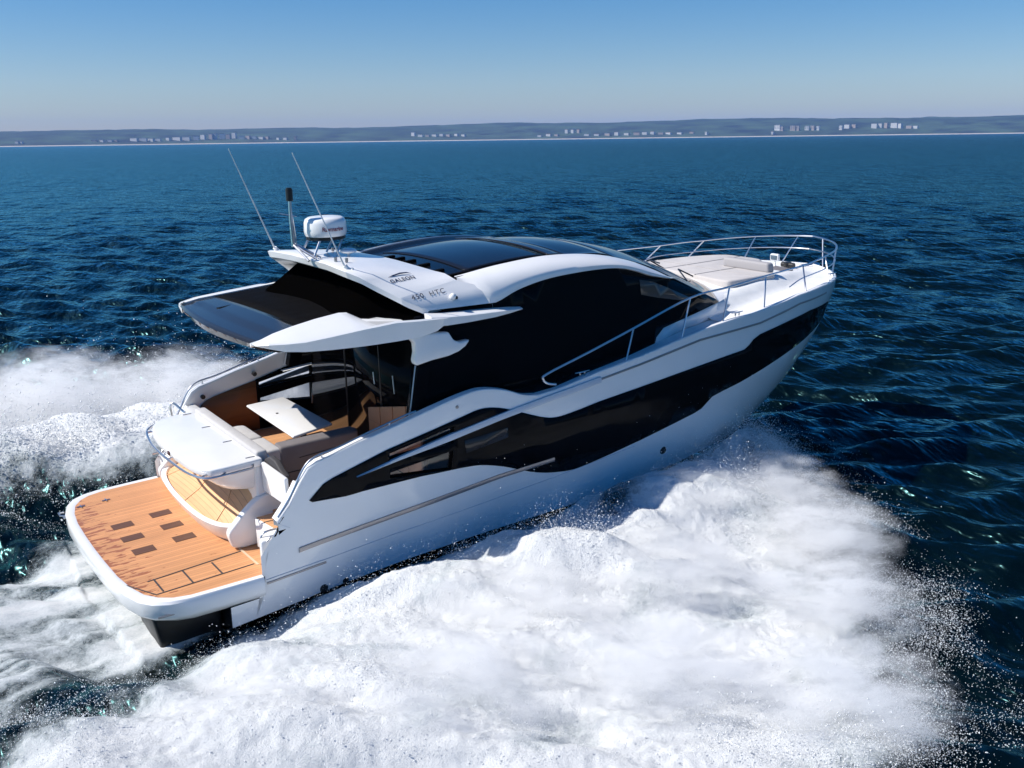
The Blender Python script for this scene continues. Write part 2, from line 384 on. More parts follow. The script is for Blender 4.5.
for sg in (-1, 1):
    sweep('upper_moulding', UP, 0, lambda x: min(.085, .012 + .06 * (x - 2.9)), MOULD, sg, .035)
    sweep('rub_rail', UP2, 0, .03, STRIP, sg, .016)
    sweep('lower_strip', LOW, 0, .06, STRIP, sg, .02)
    sweep('short_strip', PL, 0, .028, STRIP, sg, .014)
    sweep('hull_crease', dens([(1.8, .50), (2.6, .53), (3.42, .60), (4.55, .665), (5.82, .75), (7.2, .86)], 3), 0, .012, MOULD, sg, .008)
# portholes / outlets in the hull
def disc_side(name, x, z, r, m, sg=-1, off=.012, parent=yacht):
    b = bmesh.new(); c0 = [b.verts.new((x + r * math.cos(a), sg * (hullY(x, z) + off), z + r * math.sin(a))) for a in np.linspace(0, 2 * math.pi, 20)[:-1]]
    c1 = [b.verts.new((x + r * 1.25 * math.cos(a), sg * (hullY(x, z) - .004), z + r * 1.25 * math.sin(a))) for a in np.linspace(0, 2 * math.pi, 20)[:-1]]
    b.faces.new(c0)
    for i in range(19): b.faces.new((c0[i], c0[(i + 1) % 19], c1[(i + 1) % 19], c1[i]))
    return from_bm(name, b, m, parent)
for (u, v, r) in ((324, 588, .045), (346, 580.5, .034), (663, 450, .05)):
    x, z = S(u, v); 
    for sg in (-1, 1): disc_side('hull_outlet', x, z, r, BLACKP, sg)
x, z = S(457, 407); disc_side('fuel_cap', x, z, .018, STRIP)

# =====================================================================
# swim platform
# =====================================================================
half = [(.37, 0), (.375, .5), (.39, 1.0), (.43, 1.35), (.50, 1.62), (.60, 1.78), (.75, 1.88), (.95, 1.93), (1.3, 1.945), (1.76, 1.957)]
outl = [(x, -y) for x, y in half[::-1]] + half[1:]
def inset(o, d, x1=None): 
    return [(min(x + d * max(0, 1.0 - max(0, x - .6) * 1.6), 9), y - math.copysign(d, y) * min(1, abs(y) / .8) * (1 if abs(y) > .01 else 0)) for x, y in o]
b = bmesh.new()
levels = [(0.02, .36), (0.0, .40), (0.0, .545), (.018, .572), (.07, .578), (.10, .566)]
rings = [[b.verts.new((*p, zz)) for p in inset(outl, dd)] for dd, zz in levels]
rings.insert(0, [b.verts.new((p[0], p[1], .28)) for p in inset(outl, .12)])
for a, c in zip(rings, rings[1:]):
    for i in range(len(a) - 1): b.faces.new((a[i], a[i + 1], c[i + 1], c[i]))
b.faces.new(rings[0] + []) 
platform = from_bm('swim_platform', b, WHITE, angle=35)
tk = inset(outl, .092)
prism('teak_deck', tk + [(2.3, 1.86), (2.3, -1.6), (1.85, -1.6), (1.85, -1.86)], .52, .568, TEAK, platform, bev=0)
sweep('platform_strip', [(x, .43) for x in np.linspace(.62, 1.75, 10)], 0, .022, STRIP, -1, .014, parent=platform)
sweep('platform_strip', [(x, .43) for x in np.linspace(.62, 1.75, 10)], 0, .022, STRIP, 1, .014, parent=platform)
# engine-vent grates in the teak
for c in ((122.5, 525.5), (132.4, 537.5), (144, 550), (160.5, 513.5), (171.8, 525.2), (184.2, 537.2)):
    p = PZ(c[0], c[1], .57); prism('grate', [(p[0] - .125, p[1] - .085), (p[0] + .125, p[1] - .085), (p[0] + .125, p[1] + .085), (p[0] - .125, p[1] + .085)], .55, .572, GRATE, platform, bev=0)
# black caulk outline of the ladder lids
def flat_line(b, a, c, wd, z0, z1):
    a = Vector(a); c = Vector(c); d = (c - a).normalized(); n = Vector((-d.y, d.x)) * wd / 2
    q = [a + n, a - n, c - n, c + n]; lo = [b.verts.new((p.x, p.y, z0)) for p in q]; hi = [b.verts.new((p.x, p.y, z1)) for p in q]
    b.faces.new(hi); b.faces.new(lo[::-1])
    for i in range(4): b.faces.new((lo[i], lo[(i + 1) % 4], hi[(i + 1) % 4], hi[i]))
def zz_(u, v, z=.572): p = PZ(u, v, z); return (float(p[0]), float(p[1]))
b = bmesh.new()
x0_, x1_ = .66, 1.80; ya, yb = -1.20, -1.56
flat_line(b, (x0_ + .05, ya - .05), (x1_, ya + .05), .017, .56, .573); flat_line(b, (x0_ + .05, yb - .05), (x1_, yb), .017, .56, .573)
for x in (.78, 1.10, 1.43): flat_line(b, (x, ya - .03), (x, yb - .02), .017, .56, .5735)
flat_line(b, (.50, -1.19), (.70, -1.62), .014, .56, .5735)
from_bm('caulk_line', b, mat('caulk', (.05, .045, .045), .6), platform)
prism('deck_seam', [(x1_, ya + .3), (x1_ + .025, ya + .3), (x1_ + .04, yb - .05), (x1_ + .015, yb - .05)], .56, .574, mat('pale_seam', (.6, .45, .3), .6), platform, bev=0)
# mooring ring and hinges of the platform edge
b = bmesh.new(); p = PZ(67, 515, .5); tube(b, [(p[0] - .02, p[1] - .07, .52), (p[0] - .09, p[1] - .05, .53), (p[0] - .09, p[1] + .05, .53), (p[0] - .02, p[1] + .07, .52)], .012)
tube(b, [(p[0] - .05, p[1] - .0, .47), (p[0] + .06, p[1], .50)], .02); from_bm('towing_eye', b, STEEL, platform)
for (u, v) in ((106, 500.5), (81, 507)):
    p = PZ(u, v, .57); b = bmesh.new(); tube(b, [(p[0] - .05, p[1], .578), (p[0] + .05, p[1], .578)], .008); tube(b, [(p[0], p[1] - .05, .578), (p[0], p[1] + .05, .578)], .008); from_bm('deck_socket', b, STEEL, platform)
# stern drive housing beneath the platform
prism('stern_drive', [(.62, .30), (1.36, .34), (1.36, -.2), (.95, -.28), (.68, -.12)], -1.62, -.9, ANTIF, bev=.04, axis='y')
prism('stern_drive', [(.62, .30), (1.36, .34), (1.36, -.2), (.95, -.28), (.68, -.12)], .9, 1.62, ANTIF, bev=.04, axis='y')
# stbd step mouldings with the fairlead
def both(fn): fn(-1); fn(1)
for sg in (-1, 1):
    prism('quarter_moulding', [(1.80, sg * 1.83), (1.81, sg * 1.76), (1.90, sg * 1.62), (2.28, sg * 1.60), (2.28, sg * 1.83)], .50, .925, WHITE, bev=.03,
          topz=lambda p: .72 if p[0] < 1.8 else .935)
    fl = tubes('fairlead', [cr([(1.84, sg * 1.72, .93), (1.90, sg * 1.72, .985), (2.08, sg * 1.74, .99), (2.13, sg * 1.75, .945)], 4), cr([(1.86, sg * 1.86, .94), (1.92, sg * 1.86, .975), (2.06, sg * 1.87, .975), (2.10, sg * 1.87, .95)], 4)], .012, STEEL)
# step up to the starboard walkway
prism('step', [(1.98, -1.22), (2.30, -1.22), (2.30, -1.83), (2.12, -1.83), (2.02, -1.66)], .60, .953, WHITE, bev=.008)
prism('step_tread', [(2.0, -1.22), (2.32, -1.22), (2.32, -1.82), (2.14, -1.82), (2.05, -1.66)], .945, .962, TEAKC, bev=0)

# =====================================================================
# transom lounge, hatch
# =====================================================================
def lv(pts, n=5): return [tuple(p) for p in cr(pts, n)]
rim_out = lv([(1.93, 1.62, .80), (1.80, 1.58, .81), (1.66, 1.30, .81), (1.58, .80, .81), (1.55, .2, .81), (1.56, -.35, .81), (1.63, -.74, .81), (1.76, -.95, .81), (1.95, -1.03, .84)])
foot = [(p[0] + .13 + .02 * abs(p[1]), p[1] * .97, .565) for p in rim_out]
mid = [(p[0] + .04, p[1] * .995, .70) for p in rim_out]
rim_in = [(p[0] + .055, (p[1] - .24) * .955 + .24, p[2] + .015) for p in rim_out]
rim_low = [(p[0] + .065, (p[1] - .24) * .945 + .24, p[2] - .01) for p in rim_out]
ls = grid('lounge_shell', [foot, mid, rim_out, rim_in, rim_low], WHITE, angle=50)
n = len(rim_in)
back = [(2.12 - .05 * math.cos((i / (n - 1) - .5) * 3), 1.42 - (1.42 + .92) * i / (n - 1), 1.16) for i in range(n)]
m1 = [tuple(np.array(rim_low[i]) * .6 + np.array(back[i]) * .4 + np.array([.03, 0, -.035])) for i in range(n)]
m2 = [tuple(np.array(rim_low[i]) * .25 + np.array(back[i]) * .75 + np.array([.02, 0, -.02])) for i in range(n)]
grid('lounge_teak', [rim_low, m1, m2, back], TEAKL, parent=ls)
SEAMM = mat('pale_seam2', (.75, .5, .28), .6)
for k in (.25, .5, .75):
    b = bmesh.new(); i = int(k * (n - 1))
    tube(b, [Vector(rim_low[i]) + Vector((0, 0, .006)), Vector(m1[i]) + Vector((0, 0, .004)), Vector(m2[i]) + Vector((0, 0, .004)), Vector(back[i])], .006, 6)
    from_bm('lounge_seam', b, SEAMM, ls)
# cheek (starboard end) and body under the hatch
ck = lv([(1.74, .60), (1.70, .78), (1.80, .90), (1.95, 1.04), (2.08, 1.13), (2.20, 1.16), (2.36, 1.15)], 4)
prism('lounge_cheek', ck + [(2.5, 1.12), (2.5, .57), (1.86, .57)], -1.10, -.99, WHITE, bev=.03, axis='y')
prism('lounge_cheek', ck + [(2.5, 1.12), (2.5, .57), (1.86, .57)], 1.50, 1.60, WHITE, bev=.03, axis='y')
prism('transom_wall', [(2.22, 1.86), (2.10, 1.60), (2.10, -1.05), (2.40, -1.05), (2.40, 1.86)], .57, 1.52, WHITE, bev=.03)
body = lv([(2.15, 1.40), (1.86, 1.36), (1.70, 1.18), (1.60, .7), (1.56, .1), (1.58, -.45), (1.64, -.85), (1.78, -1.0), (2.15, -1.03)], 4)
rows = []
for dx, zz in ((.32, 1.20), (.16, 1.25), (.07, 1.33), (.02, 1.42), (.0, 1.52)):
    rows.append([(min(p[0] + dx, 2.2), (p[1] - .2) * (1 - dx * .22) + .2, zz) for p in body])
grid('hatch_body', rows, WHITE, angle=60)
hat = lv([(2.20, 1.26), (1.90, 1.27), (1.66, 1.16), (1.52, .90), (1.45, .5), (1.43, .05), (1.44, -.4), (1.47, -.8), (1.55, -1.02), (1.70, -1.09), (2.20, -1.07)], 4)
hc = prism('hatch_cover', hat, 1.505, 1.60, WHITE, bev=.022, seg=4)
for (u, v) in ((187, 414), (206, 426.8), (227.3, 441.2), (250, 457)):
    p = PZ(u, v, 1.605); box('hatch_hinge', p[0] - .055, p[0] + .055, p[1] - .008, p[1] + .008, 1.60, 1.606, STRIP, hc, bev=0)
rl = lv([(1.76, 1.27), (1.60, 1.20), (1.47, .98), (1.385, .5), (1.365, .05), (1.375, -.45), (1.41, -.85), (1.50, -1.10), (1.66, -1.15), (2.05, -1.13)], 4)
b = bmesh.new(); tube(b, [(1.86, 1.22, 1.56)] + [(p[0], p[1], 1.53) for p in rl] + [(2.08, -1.07, 1.55)], .015)
for k in (8, 18, 27, 32): p = rl[k]; tube(b, [(p[0], p[1], 1.53), (p[0] + .08, p[1] * .96, 1.54)], .011)
from_bm('hatch_rail', b, STEEL, hc)
box('stern_light', 1.415, 1.45, -.10, -.04, 1.53, 1.58, mat('stern_lamp', (.08, .02, .02), .2), hc, bev=.008)
# hand rail on the port corner of the hatch
tubes('grab_rail', [cr([(1.96, 1.50, 1.52), (1.95, 1.50, 1.66), (1.99, 1.48, 1.70), (2.06, 1.34, 1.61), (2.08, 1.30, 1.60)], 4)], .014, STEEL)
p = PZ(150, 435, 1.0)
tubes('grab_rail', [[PY(152.5, 454, 1.80), PY(170, 449.5, 1.80)], [PY(158, 457, 1.80), PY(165, 455, 1.80)]], .012, STEEL)

# =====================================================================
# cockpit
# =====================================================================
prism('cockpit_floor', [(2.25, 1.80), (2.25, -1.84), (4.12, -1.86), (4.12, 1.84)], .88, .95, TEAKC, bev=0)
# teak lining on the port bulwark and black window surround
lin = [(float(p[0]), float(p[2])) for p in [PY(u, v, 1.855) for u, v in [(200, 412), (201, 405), (207, 400), (215, 396), (256, 380.5), (258, 403)]]]
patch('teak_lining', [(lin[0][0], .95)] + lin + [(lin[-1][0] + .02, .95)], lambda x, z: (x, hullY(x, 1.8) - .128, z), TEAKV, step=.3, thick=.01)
sur = [(float(p[0]), float(p[2])) for p in [PY(u, v, 1.855) for u, v in [(256, 380), (285, 367.5), (314, 357)]]]
for sg in (-1, 1):
    patch('window_surround', [(sur[0][0], .95)] + sur + [(sur[-1][0], .95)], lambda x, z, sg=sg: (x, sg * (hullY(x, 1.8) - .13), z), BLACKM, step=.3, holes=HOLES, thick=.008)
for (u, v) in ((203, 397), (254.5, 374)):
    p = PY(u, v, 1.85); b = bmesh.new(); tube(b, [(p[0], 1.88, p[2]), (p[0], 1.835, p[2])], .032, 14); from_bm('speaker', b, BLACKP)
# sofas
rs = .03
box('sofa_base', 2.28, 2.72, -.62, 1.0, .95, 1.28, WHITE, bev=.02)
prism('sofa_back', [(2.17, 1.22), (2.16, -.98), (2.30, -.98), (2.32, 1.20)], 1.40, 1.655, CUSH, bev=.03)
prism('sofa_seat', [(2.33, .55), (2.34, -.10), (2.60, -.10), (2.60, .52), (2.50, .56)], 1.28, 1.52, CUSH, bev=.05, seg=4)
prism('sofa_seat', [(2.34, -.115), (2.34, -.68), (2.60, -.68), (2.60, -.115)], 1.28, 1.52, CUSH, bev=.04, seg=4)
sb = prism('bench_back', [(2.56, -.70), (3.60, -.72), (3.66, -.60), (3.62, -.46), (2.58, -.46)], 1.06, 1.54, CUSHD, bev=.04, seg=4)
b = bmesh.new(); tube(b, [(2.60, -.708, 1.20), (3.62, -.725, 1.20)], .006, 6); tube(b, [(2.80, -.708, 1.36), (3.58, -.725, 1.40)], .005, 6); from_bm('bench_seam', b, BLACKP, sb)
box('bench_base', 2.60, 3.58, -.66, -.10, .95, 1.12, WHITE, bev=.02)
prism('bench_seat', [(2.62, -.46), (3.58, -.46), (3.58, -.02), (2.62, -.02)], 1.12, 1.24, CUSHD, bev=.03)
# table
tb = [(float(PZ(u, v, 1.5)[0]), float(PZ(u, v, 1.5)[1])) for u, v in [(246, 405), (283.5, 396.5), (332.5, 423), (293, 436.5)]]
table = prism('cockpit_table', tb, 1.465, 1.50, mat('table_white', (.82, .82, .82), .25, coat=.4), bev=.018, seg=3)
b = bmesh.new(); tube(b, [(3.36, .44, .95), (3.36, .44, 1.47)], .045, 14); from_bm('table_leg', b, BLACKP, table)
b = bmesh.new(); tube(b, [(3.14, .75, 1.499), (3.14, .75, 1.507)], .018, 12); from_bm('table_socket', b, BLACKP, table)
# boarding gate (white door, swung open) and round armrest
g = [PX(u, v, 2.17) for u, v in [(260.5, 462), (263.5, 491), (287.5, 507.5), (284, 479)]]
gt = mk('boarding_gate', g + [q + np.array([.05, 0, 0]) for q in g], [(0, 1, 2, 3), (7, 6, 5, 4), (0, 4, 5, 1), (1, 5, 6, 2), (2, 6, 7, 3), (3, 7, 4, 0)], WHITE)
mdf = gt.modifiers.new('bev', 'BEVEL'); mdf.width = .015; mdf.segments = 3
g2 = [PX(u, v, 2.24) for u, v in [(264.5, 459), (269, 456.5), (275, 461), (280, 470), (285, 477), (285, 489), (279, 484), (270, 473), (265, 466)]]
prism('gate_cushion', [(q[1], q[2]) for q in g2], 2.23, 2.31, mat('armrest_dark', (.045, .042, .045), .7), bev=.02, axis='x')

# =====================================================================
# cabin: black glass sides, aft bulkhead
# =====================================================================
def cabY(x, z): return 1.80 - .10 * (z - 2) - .012 * max(0, x - 5) ** 1.9
def cab(off=0, sg=-1): return lambda x, z: (x, sg * (cabY(x, z) + off), z)
cab_poly = [(3.74, 1.90), (3.90, 2.56), (3.95, 3.12), (4.4, 3.14), (5.02, 3.15), (5.3, 3.23), (5.5, 3.29), (6.12, 3.37), (7.15, 3.35), (7.85, 3.15), (8.2, 3.04), (8.7, 2.83), (9.27, 2.56), (8.9, 2.50), (8.35, 2.42), (8.02, 2.37), (7.86, 2.26), (7.80, 2.12), (7.2, 2.04), (6.0, 1.90), (5.0, 1.84)]
for sg in (-1, 1):
    patch('cabin_side_glass', cab_poly, cab(0, sg), BLACKG, step=.2, thick=.01)
for sg in (-1, 1):
    fp = [PY(u, v, -1.56) for u, v in [(636, 279), (650, 281), (667, 288), (690, 298), (680, 300), (655, 297), (637, 294)]]
    patch('front_pane', [(float(p[0]), float(p[2])) for p in fp], cab(.012, sg), mat('front_pane_tint', (.075, .066, .058), .06, spec=.4), step=.2, thick=.004)
# white coachroof side forward of the glass
for sg in (-1, 1):
    patch('coachroof_side', [(7.80, 2.10), (7.86, 2.26), (8.02, 2.37), (8.35, 2.42), (8.9, 2.50), (9.27, 2.56), (9.45, 2.60), (9.45, 2.30), (8.6, 2.22)], cab(-.004, sg), WHITE, step=.2, thick=.01)
# side decks beside the cabin
for sg in (-1, 1):
    rows = []
    for x in np.linspace(3.7, 9.5, 24):
        z = (zs(x) if x > 5.4 else 1.945 - (5.4 - x) * .06) - .065
        rows.append([(x, sg * (hullY(x, 1.9) - .07), z), (x, sg * (cabY(x, 2) - .02), z)])
    grid('side_deck', rows, WHITE_DK)
# bulkhead
bh = mk('aft_door', [(4.06, -1.66, .95), (4.06, 1.60, .95), (4.16, 1.60, 3.02), (4.02, -1.70, 3.02)], [(0, 1, 2, 3)], BLACKG)
s_ = bh.modifiers.new('s', 'SOLIDIFY'); s_.thickness = .03
b = bmesh.new()
for yy in (-.55, .45): tube(b, [(4.05, yy, .97), (4.06, yy, 3.0)], .012, 6)
from_bm('door_frame', b, BLACKP, bh)
# added teak panels low on the starboard bulkhead, imitating the floor's reflection
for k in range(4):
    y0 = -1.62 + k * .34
    prism('teak_reflection', [(y0, 1.0), (y0 + .32, 1.0), (y0 + .32, 1.92 - .085 * k), (y0, 2.0 - .085 * k)], 3.99, 4.02, teak_mat('teak_reflection', (.36, .17, .08), axis='z', plank=.5, seam=.01) if k == 0 else bpy.data.materials['teak_reflection'], bh, bev=.004, axis='x')
tubes('handle', [[PX(392.5, 376, 4.0), PX(394.5, 394, 4.0)]], .008, STEEL, bh)
tubes('handle', [[PX(373, 372, 4.0), PX(374.5, 384, 4.0)]], .008, STEEL, bh)
# stbd and port corner posts of the cabin
pa, pb = PY(413.5, 365, -1.72), PY(405, 419, -1.72)
for sg in (-1, 1):
    b = bmesh.new(); tube(b, [(pa[0], sg * 1.76, pa[2]), (pb[0], sg * 1.80, pb[2] - .05)], .012, 6); from_bm('corner_trim', b, STEEL)
    prism('corner_post', [(pa[0] + .01, pa[2]), (pb[0] + .01, pb[2] - .05), (pb[0] + .2, pb[2] - .05), (pa[0] + .2, pa[2])], sg * 1.80, sg * 1.68, BLACKG, bev=.01, axis='y')
a_, c_ = PY(315.5, 348, 1.74), PY(312, 403, 1.74)
tubes('door_rail', [[a_, c_]], .014, STEEL)
# white roof struts beside the cockpit
st = [(float(PY(u, v, -1.8)[0]), float(PY(u, v, -1.8)[2])) for u, v in [(405, 335), (447, 331.5), (452, 339.5), (458, 341.5), (468.5, 339), (464, 345.5), (457, 351), (447, 355.5), (430, 360), (414.5, 365.5), (412.5, 361), (414, 352), (413, 343)]]
for sg in (-1, 1):
    prism('roof_strut', st, sg * 1.74, sg * 1.85, WHITE, bev=.025, seg=3, axis='y')

# =====================================================================
# roof
# =====================================================================
ZU = [(4.2, 3.43), (4.71, 3.445), (5.43, 3.52), (6.24, 3.55), (7.10, 3.46), (7.85, 3.25), (8.32, 3.04), (9.27, 2.56)]
def zu(x): return float(np.interp(x, [t[0] for t in ZS_], [t[1] for t in ZS_]))
ZS_ = [tuple(p) for p in cr(ZU, 6)]
def rw(x): return float(np.interp(x, [4, 7.3, 8.2, 9.3], [1.36, 1.36, 1.44, 1.52]))
def crown(x): return float(np.interp(x, [4, 6.4, 7.3, 8.3, 9, 9.9], [.09, .11, .13, .25, .34, .40]))
def xb(y): return 9.93 - .66 * (abs(y) / 1.52) ** 2
def RZ(x, y):
    q = min(1, abs(y) / rw(min(x, 9.3)))
    zz = zu(min(x, 9.27)) - max(0, x - 9.27) * .42
    dip = .085 * min(1, (1 - q) / .17) * min(1, max(0, (7.5 - x) / .8))
    return zz + crown(x) * (1 - q ** 2.2) - dip
NV = 33
def roofgrid(name, xa, xe, yw, off, m, parent=yacht, nx=40):
    rows = []
    for i in range(nx + 1):
        row = []
        for j in range(NV):
            q = -1 + 2 * j / (NV - 1); y = q * (yw if not callable(yw) else 1)
            x = xa + (xe(q * 1.5) if callable(xe) else xe - xa) * 0
            X1 = xe(q * 1.5) if callable(xe) else xe
            x = xa + (X1 - xa) * i / nx
            yy = q * (yw if not callable(yw) else yw(x))
            row.append((x, yy, RZ(x, yy) + off))
        rows.append(row)
    return grid(name, rows, m, parent, thick=.01)
roof = roofgrid('roof_glass', 4.0, 7.35, lambda x: rw(x) + .02, 0, mat('roof_border', (.006, .006, .007), .18, spec=.3), nx=36)
roofgrid('windscreen', 7.36, xb, lambda x: rw(x) + .01, 0, ROOFG, nx=30)
# sunroof panel and its dark cross bar
roofgrid('sunroof', 5.08, 6.34, 1.08, .012, ROOFG, roof, nx=14)
roofgrid('sunroof_bar', 6.36, 6.58, 1.16, .03, mat('bar_bronze', (.022, .018, .016), .15, metal=.3), roof, nx=4)
roofgrid('roof_panel', 6.62, 7.34, 1.22, .012, ROOFG, roof, nx=8)
for i, (u, v) in enumerate(((469, 266.5), (443, 263.5), (429, 260), (415, 257), (404, 254.5), (394, 252.5))):
    p = PZ(u, v, 3.54); y = p[1]
    b = bmesh.new()
    L0 = max(4.25, 4.70 + (-y) * .05 - .1); xs_ = [L0 - .25, p[0]]
    pts = [(xx, y + dy, RZ(xx, y) + dz) for xx in (xs_[0], xs_[1]) for dy, dz in ((-.03, .0), (-.03, .035), (.03, .035), (.03, .0))]
    v_ = [b.verts.new(q) for q in pts]
    for q in ((0, 1, 5, 4), (1, 2, 6, 5), (2, 3, 7, 6), (0, 3, 2, 1), (4, 5, 6, 7)): b.faces.new([v_[k] for k in q])
    from_bm('louvre', b, BLACKM, roof)
# wipers
for (a, c) in (((640, 265), (707, 290)), ((665, 270), (690, 282))):
    p0 = PZ(a[0], a[1], 2.9); p1 = PZ(c[0], c[1], 2.76)
b = bmesh.new(); tube(b, [(9.68, -.62, 2.78), (9.35, -.62, 2.93), (9.05, -1.1, 2.85)], .012, 6); tube(b, [(9.84, .2, 2.79), (9.5, .2, 2.97), (9.25, -.3, 3.0)], .012, 6)
from_bm('wiper', b, BLACKP)
# white roof side beams -------------------------------------------------
ZL = [(4.15, 3.17), (4.40, 3.13), (5.02, 3.13), (5.48, 3.265), (6.12, 3.345), (7.15, 3.325), (7.85, 3.12), (8.17, 3.02)]
ZLc = [tuple(p) for p in cr(ZL, 5)]
def zl(x): return float(np.interp(x, [t[0] for t in ZLc], [t[1] for t in ZLc]))
for sg in (-1, 1):
    rows = []
    for x in list(np.linspace(4.74, 7.6, 34)) + list(np.linspace(7.7, 8.28, 12)):
        t = max(0, (x - 7.6) / .68); ti = 1 - t ** 2.2
        lo = zl(min(x, 8.17)); hi = zu(x) + .012
        mid_ = (lo + hi) / 2; hh = (hi - lo) / 2
        lo = mid_ - hh * max(ti, .12); hi_ = mid_ + hh * max(ti, .25)
        A = min(1, max(0, (x - 4.70) / .34)); A = A * A * (3 - 2 * A)       # grows out of the arch leg
        lo = (hi_ - .06) * (1 - A) + lo * A
        yi = rw(x) - .01; yo = max(cabY(x, lo) + .05, yi + .03); yo = (yi + .06) * (1 - A) + yo * A; ym_ = yi + (yo - yi) * .5
        rows.append([(x, sg * (yi - .02), hi_ - .04), (x, sg * yi, hi_), (x, sg * (yi + (yo - yi) * .2), hi_ - .012), (x, sg * (ym_ + .02), hi_ - (hi_ - lo) * .22),
                     (x, sg * (yo - .02), lo + (hi_ - lo) * .42), (x, sg * yo, lo + min(.06, (hi_ - lo) * .3)), (x, sg * yo, lo), (x, sg * (yo - .05), lo - .012), (x, sg * (yo - .12), lo - .01)])
    grid('roof_beam', rows, WHITE, angle=38)
# rear wing: crown piece carrying the radar, legs running down to the beams
AE = [(0.0, 3.46, 3.66), (.5, 3.43, 3.67), (.9, 3.38, 3.67), (1.15, 3.38, 3.655), (1.28, 3.48, 3.60), (1.38, 3.62, 3.50), (1.59, 3.84, 3.345), (1.595, 3.845, 3.34), (1.62, 3.91, 3.30), (1.66, 4.02, 3.245), (1.685, 4.09, 3.205), (1.70, 4.14, 3.165)]
FE = [(0.0, 4.19, 3.66), (.3, 4.29, 3.64), (.55, 4.38, 3.61), (.8, 4.50, 3.56), (1.1, 4.61, 3.51), (1.24, 4.67, 3.49), (1.46, 4.69, 3.435), (1.465, 4.70, 3.43), (1.55, 4.88, 3.37), (1.65, 5.02, 3.29), (1.69, 5.04, 3.22), (1.72, 5.04, 3.14)]
def lerp(a, c, t): return tuple(np.array(a) * (1 - t) + np.array(c) * t)
def wrow(sg, k):
    i = int(k); f = k - i
    if i >= len(AE) - 1: i = len(AE) - 2; f = 1
    a = lerp(AE[i], AE[i + 1], f); c = lerp(FE[i], FE[i + 1], f)
    return np.array((a[1], sg * a[0], a[2])), np.array((c[1], sg * c[0], c[2]))
def wsurf(sg, k, t, off=0.0):
    a, c = wrow(sg, k); p = a * (1 - t) + c * t
    bulge = .035 * math.sin(math.pi * t) * max(0, 1 - k / 6); p = p + np.array([0, 0, bulge + off])
    return p
assert len(AE) == len(FE) + 0 or True
NK = min(len(AE), len(FE)) - 1
ks = list(np.arange(0, NK + .01, .5)); rows = []
for sg, kk in ((1, ks[::-1]), (-1, ks[1:])):
    for k in kk:
        a = wsurf(sg, k, 0); row = [a + np.array([.50, 0, -.20]), a + np.array([.10, 0, -.13]), a + np.array([.02, 0, -.09]), a + np.array([-.005, 0, -.012])]
        row += [wsurf(sg, k, t) for t in (.02, .2, .4, .6, .8, 1.0)]
        c = wsurf(sg, k, 1); row.append(c + np.array([.02, 0, -.12])); rows.append(row)
wingo = grid('radar_arch', rows, WHITE, angle=28)
# dark filler between arch and canopy
rows = []
for k in np.linspace(0, 8.6, 16):
    pass
for y in np.linspace(-1.66, 1.66, 25):
    k = float(np.interp(abs(y), [a[0] for a in AE[:NK + 1]], range(NK + 1))); a, c = wrow(1 if y >= 0 else -1, k)
    rows.append([(a[0] - .16 + (.0 if y < 1 else -.10 * (y - 1)), y, 3.08), (a[0] + .42, y, a[2] - .19), (c[0] - .10, y, c[2] - .15), (c[0] - .05, y, 3.05)])
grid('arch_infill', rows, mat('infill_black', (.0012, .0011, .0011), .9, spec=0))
# lettering on the arch ---------------------------------------------------
pA, pB = PY(391.5, 283.2, -1.18), PY(417, 277, -1.18)
def on_arch(u, v, off=.002):
    """sight line met with the arch surface"""
    best = None
    k, t = 5.0, .5
    for _ in range(30):
        p = wsurf(-1, k, t, off)
        q = RB @ (p - CB); r = np.array([512 + F * q[0] / q[2] - u, 384 + F * q[1] / q[2] - v])
        J = np.zeros((2, 2))
        for j, (dk, dt) in enumerate(((1e-3, 0), (0, 1e-3))):
            p2 = wsurf(-1, k + dk, t + dt, off); q2 = RB @ (p2 - CB)
            J[:, j] = (np.array([512 + F * q2[0] / q2[2] - u, 384 + F * q2[1] / q2[2] - v]) - r) / 1e-3
        d = -np.linalg.lstsq(J, r, rcond=None)[0]; k = min(NK - .1, max(.1, k + float(np.clip(d[0], -1, 1)))); t = min(1, max(0, t + float(np.clip(d[1], -.3, .3))))
    return wsurf(-1, k, t, off)
o0, o1, o2 = on_arch(391.5, 283.5), on_arch(417.5, 278), on_arch(393, 276.5)
ex = (o1 - o0); wid = np.linalg.norm(ex); ex /= wid; ey = (o2 - o0); ey -= ex * ey.dot(ex); eyh = np.linalg.norm(ey); ey /= eyh
nrm = np.cross(ex, ey)
text('logo_lettering', 'GALEON', .10, lambda x, y: o0 + ex * x * wid / .44 + ey * y * .085 / .10 + nrm * .005, NAVY, wingo, bold=.0015, spacing=1.05)
b = bmesh.new()   # the swoosh over the name
sw = [(.02, .115), (.12, .145), (.26, .165), (.36, .15), (.42, .10), (.34, .13), (.24, .135), (.12, .12)]
b.faces.new([b.verts.new(tuple(o0 + ex * x * wid / .44 + ey * y * .9 + nrm * .005)) for x, y in sw]); from_bm('logo_swoosh', b, NAVY, wingo, recalc=False)
q0, q1, q2 = on_arch(412.5, 300.5), on_arch(444.5, 293), on_arch(413.5, 296)
ex2 = (q1 - q0); w2 = np.linalg.norm(ex2); ex2 /= w2; ey2 = (q2 - q0); ey2 -= ex2 * ey2.dot(ex2); ey2 /= np.linalg.norm(ey2); n2_ = np.cross(ex2, ey2)
for wd_, dx_ in (('450', 0.0), ('HTC', .25)):
    text('model_lettering', wd_, .10, lambda x, y: q0 + ex2 * (x + dx_) * w2 / .455 + ey2 * y * .95 + n2_ * .006, NAVY, wingo, bold=.0, spacing=1.2)
sp_ = on_arch(452, 297); 
